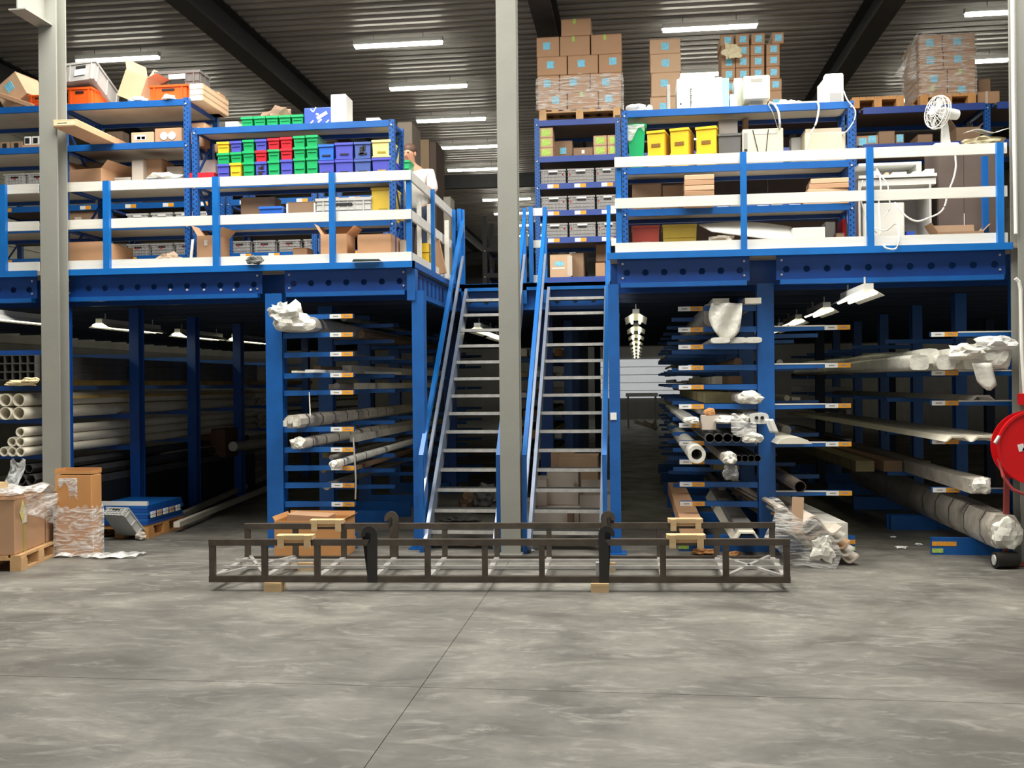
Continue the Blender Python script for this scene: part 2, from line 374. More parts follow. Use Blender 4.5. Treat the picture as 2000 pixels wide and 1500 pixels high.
# ------------------------------------------------------------------ mezzanine
mez = thing('mezzanine_platform', 'large blue steel mezzanine platform on posts carrying the upper shelving', 'mezzanine', (0, YL, 0))
mez['kind'] = 'structure'; del mez['category']
XLL = -10.8
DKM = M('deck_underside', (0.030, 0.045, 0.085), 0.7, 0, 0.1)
DTOP = M('deck_chipboard', (0.42, 0.36, 0.28), 0.8, 0, 0.1)
YD = 33.0
for (x0, x1, y0, y1) in ((XLL, XC, YL + 0.03, YD), (XC, XR, YB, YD), (XR, 7.8, YR + 0.03, YD)):
    MB().box(x0, x1, y0, y1, DECK - 0.045, DECK).build('deck_plate', DTOP, mez)
def holed(x0, x1, y, th, z0, z1, zh, r, pitch, mat, name='front_beam'):
    """beam web with a row of round holes, and its lipped bottom flange"""
    mb = MB(); n = max(1, int((x1 - x0) / pitch)); p = (x1 - x0) / n
    for i in range(n):
        a = x0 + i * p; b = a + p; c = (a + b) / 2; K = 12
        hole = [(c + r * math.cos(2 * math.pi * k / K), zh + r * math.sin(2 * math.pi * k / K)) for k in range(K)]
        out = []
        for k in range(K):
            dx, dz = math.cos(2 * math.pi * k / K), math.sin(2 * math.pi * k / K)
            t = min((p / 2) / abs(dx) if abs(dx) > 1e-6 else 9, ((z1 - zh) if dz > 0 else (zh - z0)) / abs(dz) if abs(dz) > 1e-6 else 9)
            out.append((c + dx * t, zh + dz * t))
        bs = len(mb.v)
        for yy in (y, y + th):
            mb.v += [(q[0], yy, q[1]) for q in hole] + [(q[0], yy, q[1]) for q in out]
        for k in range(K):
            j = (k + 1) % K
            for o_ in (0, 2 * K):
                mb.f.append((bs + o_ + k, bs + o_ + j, bs + o_ + K + j, bs + o_ + K + k)); mb.m.append(0)
            mb.f.append((bs + k, bs + j, bs + 2 * K + j, bs + 2 * K + k)); mb.m.append(0)
        for (ca, cb) in ((a, z0), (b, z0), (a, z1), (b, z1)):   # corner fillers
            near = sorted(range(K), key=lambda k: (out[k][0] - ca) ** 2 + (out[k][1] - cb) ** 2)[:2]
            for yy, oo in ((y, 0), (y + th, 2 * K)):
                q = len(mb.v); mb.v.append((ca, yy, cb)); mb.f.append((q, bs + oo + K + near[0], bs + oo + K + near[1])); mb.m.append(0)
    w_ = mb.build(name, mat, mez)
    MB().box(x0 + 0.03, x1 - 0.03, y - 0.055, y + 0.02, z0 - 0.045, z0).build('bottom_flange', BLUE, w_)
    bl = MB()
    for xx in (x0 + 0.05, x1 - 0.05):
        for zz in (z0 + 0.05, z1 - 0.05): bl.cyl((xx, y - 0.012, zz), (xx, y, zz), 0.011, 6)
    bl.build('bolt', GALV, w_)
    return w_
wl = YL + 0.12; wr = YR + 0.12
def bx(px, Y): return AX(px, 540, Y)
for a, b in ((-140, 72), (126, 512), (556, 798)):
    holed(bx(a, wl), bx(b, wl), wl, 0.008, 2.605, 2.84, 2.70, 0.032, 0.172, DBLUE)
for a, b in ((1206, 1464), (1516, 1964)):
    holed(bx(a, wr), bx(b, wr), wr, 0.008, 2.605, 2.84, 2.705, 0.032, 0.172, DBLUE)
MB().box(XLL, AX(70, 540, YL), YL, YL + 0.03, 2.825, DECK + 0.003).build('edge_trim', RAILBLUE, mez)
MB().box(AX(112, 533, YL) + 0.06, XC + 0.02, YL, YL + 0.03, 2.825, DECK + 0.003).build('edge_trim', RAILBLUE, mez)
MB().box(XR - 0.02, AX(1979, 480, YR), YR, YR + 0.03, 2.825, DECK + 0.003).build('edge_trim', RAILBLUE, mez)
MB().box(XC, XC + 0.02, YL, YB, 2.825, DECK + 0.003).build('edge_trim', BLUE, mez)
MB().box(XC + 0.02, XR - 0.02, YB, YB + 0.03, 2.80, DECK + 0.003).build('edge_trim', RAILBLUE, mez)
# side beam of the stairwell with upright slots, landing beam
sb = MB(); sb.box(XC - 0.05, XC - 0.042, YL + 0.1, YB, 2.58, 2.825); sb.box(XC - 0.05, XC + 0.01, YL + 0.1, YB, 2.545, 2.58)
so = sb.build('side_beam', BLUE, mez)
for k in range(7):
    yy = YL + 0.45 + k * 0.22
    MB().box(XC - 0.045, XC - 0.036, yy, yy + 0.07, 2.62, 2.78).build('slot', M('slot_shadow_blue', (0.003, 0.03, 0.16), 0.6, 0, 0), so)
MB().box(XC - 0.07, XC + 0.012, YL + 0.06, YL + 0.2, 2.5, 2.82).build('corner_bracket', BLUE, mez)
lb = MB(); lb.box(XC, XR, YB + 0.1, YB + 0.11, 2.60, 2.80); lb.box(XC, XR, YB + 0.04, YB + 0.12, 2.56, 2.60); lbo = lb.build('landing_beam', BLUE, mez)
for k in range(9): MB().cyl((XC + 0.15 + k * 0.22, YB + 0.088, 2.68), (XC + 0.15 + k * 0.22, YB + 0.1, 2.68), 0.03, 10).build('beam_hole', BLACK, lbo)
bs_ = MB()
for px in (333, 366, 399, 432, 457, 490):
    q = at(px, 566, wl - .002); bs_.cyl((q[0], wl - .012, q[2]), (q[0], wl, q[2]), .012, 8)
bo_ = bs_.build('bolt', PAPER, mez); bo_['label'] = 'white bolt heads in a row under the beam holes'
# joists under the deck
for (x0, x1, y0) in ((XLL, XC - 0.06, YL + 0.5), (XC, XR, YB + 0.5), (XR, 7.6, YR + 0.5)):
    y = y0
    while y < 26:
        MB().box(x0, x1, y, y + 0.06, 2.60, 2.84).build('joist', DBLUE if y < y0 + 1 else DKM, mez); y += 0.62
def post(px0, px1, Y, z1, depth=0.14, mat=BLUE, name='support_post', par=mez, py=800):
    x0, x1 = AX(px0, py, Y), AX(px1, py, Y); mb = MB()
    mb.box(x0, x1, Y, Y + 0.012, 0, z1); mb.box(x0, x0 + 0.012, Y + 0.012, Y + depth, 0, z1); mb.box(x1 - 0.012, x1, Y + 0.012, Y + depth, 0, z1); mb.box(x0 + 0.012, x1 - 0.012, Y + depth * 0.6, Y + depth * 0.6 + 0.01, 0, z1)
    o = mb.build(name, mat, par)
    MB().box(x0 - 0.05, x1 + 0.05, Y - 0.04, Y + depth + 0.04, 0, 0.012).build('foot_plate', mat, o)
    return o
post(806, 829, 9.80, 2.6); pr = post(1190, 1211, 9.62, 2.6)
xx = AX(1198, 812, 9.6)
MB().box(xx - 0.03, xx + 0.03, 9.608, 9.62, AZ(1198, 820, 9.6), AZ(1198, 806, 9.6)).build('sticker', PAPER, pr)
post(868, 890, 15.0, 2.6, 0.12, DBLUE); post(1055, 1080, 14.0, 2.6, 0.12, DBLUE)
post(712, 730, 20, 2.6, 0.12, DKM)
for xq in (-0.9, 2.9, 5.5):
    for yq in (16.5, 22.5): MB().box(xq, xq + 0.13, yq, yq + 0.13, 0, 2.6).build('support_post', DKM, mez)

# ------------------------------------------------------------------ guard rails
LEV = ((DECK + 0.003, 2.985), (3.315, 3.412), (3.708, 3.805))
def rail(label, posts, boards, Y, group=None):
    t = thing('guard_rail', label, 'railing', (boards[0], Y, DECK))
    for x0, x1 in posts: MB().box(x0, x1, Y - 0.045, Y, DECK - 0.005, 3.80).build('post', RAILBLUE, t)
    for z0, z1 in LEV: MB().box(boards[0], boards[1], Y, Y + 0.028, z0, z1).build('board', WHITE, t)
    return t
def pp(a, b, Y, py=420): return (AX(a, py, Y), AX(b, py, Y))
YP = YL + 0.05
t = rail('white board guard rail with blue posts along the front of the left platform', [pp(3, 15, YP), pp(205, 217, YP), pp(418, 430, YP), pp(645, 656, YP)], (AX(122, 420, YP) + 0.06, XC - 0.02), YP)
MB().box(XC - 0.075, XC - 0.025, YP + 0.028, YP + 0.075, DECK, 3.80).build('corner_post', RAILBLUE, t)
for z0, z1 in LEV: MB().box(-8.2, AX(74, 420, YP), YP, YP + 0.028, z0, z1).build('board', WHITE, t)
t = rail('white board guard rail with blue posts along the front of the right platform', [pp(1446, 1458, YR + .05), pp(1692, 1705, YR + .05), pp(1945, 1958, YR + .05)], (AX(1201, 420, YR + .05), AX(1968, 420, YR + .05)), YR + 0.05)
a, b = pp(1205, 1214, YR + 0.08); MB().box(a, b, YR + 0.078, YR + 0.12, DECK, 3.79).build('end_post', RAILBLUE, t)
# side rail of the left platform, along the stairwell
t = thing('guard_rail', 'white board guard rail running back beside the left stair', 'railing', (XC, YL + 0.1, DECK))
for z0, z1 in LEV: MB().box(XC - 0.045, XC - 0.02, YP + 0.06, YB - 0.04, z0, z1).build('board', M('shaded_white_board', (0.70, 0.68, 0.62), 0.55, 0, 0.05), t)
for yy in (YP + 0.98, YB - 0.1): MB().box(XC - 0.02, XC + 0.02, yy, yy + 0.05, DECK + 0.003, 3.80).build('post', RAILBLUE, t)
# short rails on the landing, beside each stair
def short_rail(label, x0, x1, pl, prr):
    t = thing('guard_rail', label, 'railing', (x0, YB, DECK))
    for z0, z1 in LEV: MB().box(x0, x1, YB + 0.01, YB + 0.035, z0 + 0.004, z1).build('board', WHITE, t)
    for x in ([x0] if pl else []) + ([x1 - 0.05] if prr else []): MB().box(x, x + 0.05, YB - 0.035, YB + 0.01, DECK + 0.004, 3.82).build('post', RAILBLUE, t)
# ------------------------------------------------------------------ stairs
RISE, GO, Y0S = DECK / 15, 0.168, 9.63
def stair(label, pxl, pxr, up_l, up_r):
    xl = AX(pxl, 996, 9.97); xr = AX(pxr, 996, 9.97)
    t = thing('steel_stair', label, 'stairs', ((xl + xr) / 2, Y0S, 0))
    s0, s1 = (Y0S, 0.0), (Y0S + 15 * GO, 15 * RISE)
    tr = MB(); wd = xr - xl
    tr.box(xl, xr, 0.010, 0.188, -0.012, -0.004, 1); tr.box(xl, xr, -0.004, 0.010, -0.034, 0.0); tr.box(xl, xr, 0.188, 0.2, -0.030, -0.004, 1)
    first = None
    for i in range(1, 15):
        if first is None:
            tr.v = [(a, b + Y0S + GO, c + RISE) for a, b, c in tr.v]
            first = tr.build('tread', [GALV, M('tread_grating', (0.07, 0.075, 0.07), .5, .3, .2)], t, origin=(xl, Y0S + GO, RISE))
        else: inst(first, t, first.location + Vector((0, GO * (i - 1), RISE * (i - 1))))
    for x, sgn in ((xl, -1), (xr, 1)):
        a = (x + sgn * 0.02, s0[0] - 0.0, 0.03); b = (x + sgn * 0.02, s1[0] + 0.06, s1[1] - 0.12)
        MB().bar(a, b, 0.035, 0.20).build('stringer', ZINC, t)
        hx = x + sgn * 0.06
        z_off = 0.90; yb = Y0S - 0.0; zt0 = 0.94
        MB().bar((hx, yb, zt0), (hx, s1[0] + 0.03, s1[1] + 0.80), 0.045, 0.055).build('handrail', RAILBLUE, t)
        MB().bar((hx, yb, 0.50), (hx, s1[0] + 0.03, s1[1] + 0.36), 0.03, 0.04).build('knee_rail', ZINC, t)
        MB().box(hx - 0.022, hx + 0.022, yb - 0.022, yb + 0.022, 0, 0.96).build('newel_post', BLUE, t)
        MB().box(hx - 0.022, hx + 0.022, s1[0] + 0.0, s1[0] + 0.045, s1[1] - 0.25, s1[1] + 0.93).build('top_post', RAILBLUE, t)
    return xl, xr
sl = stair('steel stair with blue handrails left of the middle grey column', 849, 972, 910, 978)
sr = stair('steel stair with blue handrails right of the middle grey column', 1044, 1172, 1072, 1176)
short_rail('short white board rail on the landing left of the stairs', XC + 0.03, sl[0] - 0.09, True, False)
short_rail('short white board rail on the landing between the two stairs', sl[1] + 0.12, sr[0] - 0.09, True, False)
short_rail('short white board rail stub right of the stairs', sr[1] + 0.09, XR + 0.02, False, False)

# ------------------------------------------------------------------ shelving racks upstairs
def rack(label, x0, x1, Y, dep, levels, zt, bh=0.062, mat=BLUE, shelf=SHELF, pw=0.058, pmat=PERF, labels=None, brace=True, zbase=DECK, rear=True, posts=(1, 1), cat='shelving rack', name='shelving_rack', holes=True):
    """levels: tops of the shelves; uprights, beams, boards and braces are parts"""
    t = thing(name, label, cat, ((x0 + x1) / 2, Y, zbase))
    up = MB(); h = zt - zbase
    up.box(-pw / 2, pw / 2, 0, 0.004, 0, h); up.box(-pw / 2, -pw / 2 + 0.004, 0.004, 0.06, 0, h); up.box(pw / 2 - 0.004, pw / 2, 0.004, 0.06, 0, h)
    first = None
    for k, x in enumerate((x0, x1)):
        if not posts[k]: continue
        for yy in (Y, Y + dep - 0.06):
            if first is None:
                up.v = [(a + x, b + yy, c + zbase) for a, b, c in up.v]
                first = up.build('upright', pmat, t, origin=(x, yy, zbase))
            else: inst(first, t, Vector((x, yy, zbase)) - t.location)
        if brace:
            z = zbase + 0.15; d = 0
            while z + dep < zt:
                a, b = (Y + 0.03, Y + dep - 0.03) if d % 2 == 0 else (Y + dep - 0.03, Y + 0.03)
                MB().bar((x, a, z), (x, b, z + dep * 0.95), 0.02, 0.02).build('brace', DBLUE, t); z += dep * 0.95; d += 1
    for z in levels:
        bm_ = MB().box(x0 + pw / 2, x1 - pw / 2, Y - 0.004, Y + 0.03, z - bh, z + 0.004).build('front_beam', mat, t)
        if labels and z in labels:
            n = labels[z]
            for k in range(n):
                xx = x0 + (x1 - x0) * (k + 0.62) / n
                lb_ = MB(); lb_.box(xx - 0.09, xx - 0.01, Y - 0.008, Y - 0.004, z - bh * 0.85, z - bh * 0.15); lb_.box(xx - 0.01, xx + 0.07, Y - 0.008, Y - 0.004, z - bh * 0.85, z - bh * 0.15, 1)
                lb_.build('location_label', [PAPER, LABELO], bm_)
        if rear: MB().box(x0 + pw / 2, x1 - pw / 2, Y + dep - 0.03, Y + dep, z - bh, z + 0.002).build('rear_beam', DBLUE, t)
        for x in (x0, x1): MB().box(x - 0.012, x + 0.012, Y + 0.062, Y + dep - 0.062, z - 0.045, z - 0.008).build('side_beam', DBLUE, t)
        MB().box(x0 + pw / 2 - 0.02, x1 - pw / 2 + 0.02, Y + 0.03, Y + dep - 0.03, z - 0.022, z).build('shelf_board', shelf, t)
        bo = MB()
        for x, k in ((x0, posts[0]), (x1, posts[1])):
            if k: bo.cyl((x, Y - 0.012, z - bh * 0.8), (x, Y, z - bh * 0.8), 0.010, 6)
        if bo.v: bo.build('bolt', GALV, t)
    return t
YA = 10.15
za = [AZ(227, y, YA) for y in (200, 281)] + [AZ(227, 356, YA), AZ(227, 438, YA), DECK + 0.09]
xa0, xa1 = AX(124, 300, YA), AX(364, 300, YA)
rack('deep blue shelving rack behind the left rail, full of cartons and tilted crates', xa0, xa1, YA, 0.80, za, AZ(364, 190, YA))
rack('deep blue shelving rack running off behind the left grey column', xa0 - 1.75, xa0 - 0.06, YA, 0.80, za, AZ(120, 203, YA), posts=(1, 0))
YBk = 10.15
zb_ = [AZ(570, 243, YBk), AZ(707, 346, YBk), AZ(700, 430, YBk), DECK + 0.09]
xb0, xb1 = AX(380, 300, YBk), AX(765, 300, YBk)
rack('shallow blue shelving rack with rows of coloured bins', xb0, xb1, YBk, 0.45, zb_, zb_[0] + 0.01)
YC = 10.0
zcL = [AZ(1440, 208, YC), AZ(1440, 321, YC), AZ(1440, 404, YC), DECK + 0.09]
xc0, xc1 = AX(1220, 300, YC), AX(1663, 300, YC)
rack('blue shelving rack with old computers and yellow bins on it', xc0, xc1, YC, 0.5, zcL, zcL[0] + 0.01)
YDk = 13.8
zd = [AZ(1130, y, YDk) for y in (233, 304, 357, 410, 463)] + [AZ(1130, 541, YDk)]
xd0, xd1 = AX(1049, 300, YDk), AX(1207, 300, YDk)
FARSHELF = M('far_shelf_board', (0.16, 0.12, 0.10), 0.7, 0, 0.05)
rack('tall blue rack of grey crates at the head of the right stair', xd0, xd1, YDk, 1.0, zd, AZ(1130, 228, YDk), 0.075, VIOLET, FARSHELF, 0.07, labels={zd[2]: 3, zd[3]: 3, zd[4]: 3})
xe0 = xd1 + 0.09; xe1 = AX(1668, 300, YDk); xf1 = AX(1929, 230, YDk)
rack('long far blue rack standing behind the old computers', xe0, xe1, YDk, 1.0, [zd[0], zd[1], zd[3]], AZ(1668, 215, YDk), 0.085, VIOLET, FARSHELF, 0.07, posts=(0, 1))
rack('far blue rack behind the desk fan', xe1 + 0.09, xf1, YDk, 1.0, [zd[0] - 0.01, zd[1]], AZ(1929, 202, YDk) , 0.085, VIOLET, FARSHELF, 0.07, posts=(0, 1))
rack('far blue rack end behind the right grey column', xf1 + 0.09, xf1 + 1.4, YDk, 1.0, [zd[0] - 0.01, zd[1]], zd[0] + 0.02, 0.085, VIOLET, FARSHELF, 0.07, posts=(0, 1))
for i in range(5):
    xq0 = xd1 + .1 + i * 1.03; tag(MB().box(xq0, xq0 + 1.02, 14.9, 14.95, DECK, zd[0] - .1).build('partition_panel', TANPANEL), ('first', 'second', 'third', 'fourth', 'fifth')[i] + ' dull brown partition panel behind the far racks, counted from the stairs', 'partition')
YH = 13.2
zh = [AZ(240, 398, YH), AZ(560, 492, YH), AZ(400, 330, YH)]
xh = [AX(-40, 400, YH), AX(205, 400, YH), AX(440, 400, YH), AX(620, 400, YH), AX(760, 400, YH)]
HL = ['far left rear blue rack with labelled beams', 'rear blue rack with labelled beams behind the deep left rack', 'rear blue rack behind the row of coloured bins', 'rear blue rack behind the yellow bin of the left platform']
for k in range(4): rack(HL[k], xh[k] + 0.05, xh[k + 1] - 0.05, YH, 0.9, [zh[0], zh[1]], zh[0] + 0.35, 0.075, BLUE, FARSHELF, 0.07, labels={zh[0]: 3, zh[1]: 3})

# ------------------------------------------------------------------ small builders for goods
def sticker_on(par, x0, x1, y, z0, z1, mat, name='sticker'):
    return MB().box(x0, x1, y - 0.004, y, z0, z1).build(name, mat, par)
def carton(label, px0, px1, pyt, Y, zb, dep, mat=CARD, stick=None, tape=True, rz=0.0, rx=0.0, ry=0.0, openf=False, group=None, h=None, wd=None, plain=False, cat='carton', name='carton', pyc=None, lift=0.0):
    pyc = pyc or pyt + 20
    x0, x1 = AX(px0, pyc, Y), AX(px1, pyc, Y); zt = AZ((px0 + px1) / 2, pyt, Y)
    w_ = wd or (x1 - x0); hh = h or max(0.02, zt - zb)
    t = thing(name, label, cat, (0, 0, 0), group); a = w_ / 2; d = dep
    if openf:
        mb = MB(); k = 0.006
        mb.box(-a, a, 0, d, 0, k); mb.box(-a, a, 0, k, k, hh); mb.box(-a, a, d - k, d, k, hh); mb.box(-a, -a + k, k, d - k, k, hh); mb.box(a - k, a, k, d - k, k, hh)
        mb.build('body', mat, t)
        f = min(0.14, d * 0.45) * (.35 if openf == 'low' else 1)
        MB().quadbox([(-a, 0, hh), (a, 0, hh), (a, 0.005, hh), (-a, 0.005, hh), (-a, -f * .8, hh - f * .5), (a, -f * .8, hh - f * .5), (a, -f * .8 + .005, hh - f * .5), (-a, -f * .8 + .005, hh - f * .5)]).build('flap', mat, t) if openf == 'front' else None
        MB().quadbox([(-a, 0.01, hh), (-a + .005, 0.01, hh), (-a + .005, d - .01, hh), (-a, d - .01, hh), (-a - f * .5, 0.01, hh + f * .8), (-a - f * .5 + .005, .01, hh + f * .8), (-a - f * .5 + .005, d - .01, hh + f * .8), (-a - f * .5, d - .01, hh + f * .8)]).build('flap', mat, t)
        MB().quadbox([(a, 0.01, hh), (a - .005, 0.01, hh), (a - .005, d - .01, hh), (a, d - .01, hh), (a + f * .6, 0.01, hh + f * .6), (a + f * .6 - .005, .01, hh + f * .6), (a + f * .6 - .005, d - .01, hh + f * .6), (a + f * .6, d - .01, hh + f * .6)]).build('flap', mat, t)
        MB().quadbox([(-a, d, hh), (a, d, hh), (a, d - .005, hh), (-a, d - .005, hh), (-a, d + f * .3, hh + f * .9), (a, d + f * .3, hh + f * .9), (a, d + f * .3 - .005, hh + f * .9), (-a, d + f * .3 - .005, hh + f * .9)]).build('flap', mat, t)
    else:
        MB().box(-a, a, 0, d, 0, hh - (0 if plain else 0.004)).build('body', mat, t, bev=min(0.006, hh * .1, w_ * .1))
        if not plain:
            MB().box(-a, a, 0, d / 2 - 0.002, hh - 0.004, hh).build('flap', mat, t); MB().box(-a, a, d / 2 + 0.002, d, hh - 0.004, hh).build('flap', mat, t)
            if tape:
                tp = MB(); tp.box(-a - 0.001, a + 0.001, d / 2 - 0.025, d / 2 + 0.025, hh, hh + 0.0012); tp.box(-0.025, 0.025, -0.0015, 0, hh * 0.72, hh) if tape == 'front' else None; tp.build('tape', TAPE, t)
    for s_ in (stick or []):
        fx, fz, sw, sh, sm = s_
        sticker_on(t, -a + fx * w_ - sw / 2, -a + fx * w_ + sw / 2, 0, fz * hh - sh / 2, fz * hh + sh / 2, sm)
    t.location = ((x0 + x1) / 2, Y, zb + lift); t.rotation_euler = (rx, ry, rz)
    return t
def stack_bin(label, x0, x1, Y, dep, z0, z1, mat, group, big=False, broken=False, slot=None, sf=.28):
    """open fronted stacking bin: tapered body, thick rim, label ledge or grip slot"""
    t = thing('stacking_bin', label, 'bin', ((x0 + x1) / 2, Y, z0), group); h = z1 - z0; e = 0.004
    x0 += e * .5; x1 -= e * .5
    k = 0.004; b = MB(); zt = z1 - 0.02
    b.taper(x0 + 0.006, x1 - 0.006, Y + 0.008, Y + dep, z0, zt, 0.006)
    b.build('body', mat, t)
    r_ = MB(); r_.box(x0, x1, Y - 0.004, Y + 0.012, zt - 0.004, z1); r_.box(x0, x0 + 0.01, Y + 0.012, Y + dep, zt, z1); r_.box(x1 - 0.01, x1, Y + 0.012, Y + dep, zt, z1); r_.box(x0 + .01, x1 - .01, Y + dep - 0.01, Y + dep, zt, z1)
    r_.build('rim', mat, t)
    if big:
        MB().box((x0 + x1) / 2 - 0.045, (x0 + x1) / 2 + 0.045, Y + 0.004, Y + 0.0145, z0 + h * sf, z0 + h * (sf + .09)).build('grip_slot', slot or BLACK, t)
        MB().box(x0 + .004, x1 - .004, Y - 0.001, Y + 0.012, z0 + h * (sf - .25), z0 + h * (sf - .20)).build('label_ledge', mat, t)
    else:
        MB().box(x0 + 0.02, x1 - 0.02, Y + 0.001, Y + 0.0135, z0 + h * 0.50, z0 + h * 0.56).build('label_ledge', mat, t)
    if broken:
        m = MB(); cx = (x0 + x1) / 2
        m.rings([[(cx + a_, Y + 0.0075, z0 + b_), (cx + a_ + 0.001, Y + 0.0075, z0 + b_)] for a_, b_ in ((0, 0),)], 0) if False else None
        m.box(cx - 0.03, cx + 0.012, Y + 0.004, Y + 0.016, z0 + h * .25, z0 + h * .72); m.box(cx + 0.004, cx + 0.03, Y + 0.004, Y + 0.016, z0 + h * .5, z0 + h * .8)
        m.build('broken_hole', BLACK, t)
    return t
def crate(label, x0, x1, Y, dep, z0, z1, mat=GREY, group=None, rot=(0, 0, 0), tagm=None, dot=None, grid=False, lift=(0, 0, 0), lid=False, tz=(.80, .92)):
    """euro crate: tapered tub with ribs, rim, hand slot"""
    t = thing('plastic_crate', label, 'crate', (0, 0, 0), group); w_ = x1 - x0; h = z1 - z0; a = w_ / 2; k = 0.008
    b = MB(); b.box(-a + .012, a - .012, .012, dep - .012, 0, k); b.box(-a + .012, a - .012, .012, .012 + k, k, h); b.box(-a + .012, a - .012, dep - .012 - k, dep - .012, k, h)
    b.box(-a + .012, -a + .012 + k, .012 + k, dep - .012 - k, k, h); b.box(a - .012 - k, a - .012, .012 + k, dep - .012 - k, k, h); b.build('body', mat, t)
    r_ = MB(); zr = h - min(0.03, h * .12)
    for (p0, p1, q0, q1) in ((-a, a, 0, .016), (-a, a, dep - .016, dep), (-a, -a + .016, .016, dep - .016), (a - .016, a, .016, dep - .016)): r_.box(p0, p1, q0, q1, zr, h)
    r_.build('rim', mat, t)
    rb = MB()
    for f in (0.14, 0.86): rb.box(-a + w_ * f - .007, -a + w_ * f + .007, .002, .012, 0, zr)
    for f in (0.12, 0.5, 0.88):
        for sx in (-1, 1): rb.box(sx * (a - .012), sx * (a - .002), dep * f - .007, dep * f + .007, 0, zr)
    if grid:
        for q in (0.25, 0.5, 0.75): rb.box(-a + .004, a - .004, .004, .012, h * q - .004, h * q + .004)
        for f in (0.3, 0.42, 0.58, 0.7): rb.box(-a + w_ * f - .004, -a + w_ * f + .004, .004, .012, 0, zr)
    tag(rb.build('ribs', mat, t), kind='stuff')
    MB().box(-w_ * .16, w_ * .16, .003, .014, h * .66, h * .78).build('hand_slot', BLACK, t)
    if tagm: MB().box(-w_ * .18, w_ * .18, -.002, .003, h * tz[0], h * tz[1]).build('label', tagm, t)
    if dot: MB().cyl((dot * w_ - a, .002, h * .62), (dot * w_ - a, .012, h * .62), .012, 8).build('red_sticker', RED, t)
    if lid: MB().box(-a + .016, a - .016, .016, dep - .016, h - .012, h - .004).build('lid', mat, t)
    t.location = ((x0 + x1) / 2 + lift[0], Y + lift[1], z0 + lift[2]); t.rotation_euler = rot
    return t
from mathutils import noise as NZ
def crumple(name, label, cat, c, size, mat, seed=1, amp=0.35, sub=3, parent=None, group=None, rot=0.0):
    rnd = random.Random(seed); bm = bmesh.new(); bmesh.ops.create_icosphere(bm, subdivisions=sub, radius=1.0)
    for v in bm.verts:
        n3 = v.co.normalized(); k = 1 + amp * (1.5 * NZ.noise(n3 * 1.6 + Vector((seed, 0, 0))) + 1.1 * abs(NZ.noise(n3 * 4.2 + Vector((0, seed, 0)))) + .3 * rnd.uniform(-1, 1) - .35); v.co = Vector((v.co.x * size[0] * k, v.co.y * size[1] * k, max(v.co.z, -0.72) * size[2] * k))
    mn = min(v.co.z for v in bm.verts)
    for v in bm.verts: v.co.z -= mn
    me = bpy.data.meshes.new(name); bm.to_mesh(me); bm.free(); me.materials.append(mat)
    o = bpy.data.objects.new(name, me); C.objects.link(o); o.rotation_euler[2] = rot
    if parent: o.parent = parent; o.location = Vector(c) - root_loc(parent)
    else: o.location = c
    if label: tag(o, label, cat, group)
    return o
def cloth(name, fn, nu, nv, mat, parent=None, label=None, cat=None, thick=0.003, smooth=True):
    mb = MB(); top = [[Vector(fn(u / nu, v / nv)) for v in range(nv + 1)] for u in range(nu + 1)]
    n1 = nv + 1; mb.v = [tuple(q) for r_ in top for q in r_]
    for i in range(nu):
        for j in range(nv): mb.f.append((i * n1 + j, (i + 1) * n1 + j, (i + 1) * n1 + j + 1, i * n1 + j + 1)); mb.m.append(0)
    o = mb.build(name, mat, parent, smooth)
    s = o.modifiers.new('thickness', 'SOLIDIFY'); s.thickness = thick
    if label: tag(o, label, cat)
    return o
def pallet(label, cx, cy, z, wd, dp, rot=0.0, mat=PALW, group=None):
    t = thing('wooden_pallet', label, 'pallet', (0, 0, 0), group); a, d = wd / 2, dp / 2
    bk = None
    for x in (-a + .05, 0, a - .05):
        for y in (-d + .07, 0, d - .07):
            m = MB().box(x - .05, x + .05, y - .07, y + .07, .022, .10)
            m.build('block', mat, t)
        MB().box(x - .05, x + .05, -d, d, 0, .022).build('bottom_board', mat, t)
    for y in (-d + .06, 0, d - .06): MB().box(-a, a, y - .06, y + .06, .10, .122).build('stringer_board', mat, t)
    n = 7
    for i in range(n):
        x = -a + .05 + (wd - .1) * i / (n - 1); MB().box(x - .045, x + .045, -d, d, .122, .144).build('top_board', mat, t)
    t.location = (cx, cy, z); t.rotation_euler = (0, 0, rot)
    return t
def wrapshell(name, x0, x1, y0, y1, z0, z1, mat, parent, seed=3, n=14, amp=.012):
    """film wound round a stack: thin wrinkled shell just outside it"""
    rnd = random.Random(seed); per = []
    for i in range(n): per.append((x0 + (x1 - x0) * i / n, y0))
    for i in range(n): per.append((x1, y0 + (y1 - y0) * i / n))
    for i in range(n): per.append((x1 - (x1 - x0) * i / n, y1))
    for i in range(n): per.append((x0, y1 - (y1 - y0) * i / n))
    cx, cy = (x0 + x1) / 2, (y0 + y1) / 2; rs = []
    for j in range(9):
        z = z0 + (z1 - z0) * j / 8; ring = []
        for (px, py) in per:
            k = 1 + rnd.uniform(0.004, amp * 2); ring.append((cx + (px - cx) * k, cy + (py - cy) * k, z + (rnd.uniform(-.03, .03) if j in (0, 8) else 0)))
        rs.append(ring)
    mb = MB(); mb.rings(rs, 0, True, False)
    return mb.build(name, mat, parent)
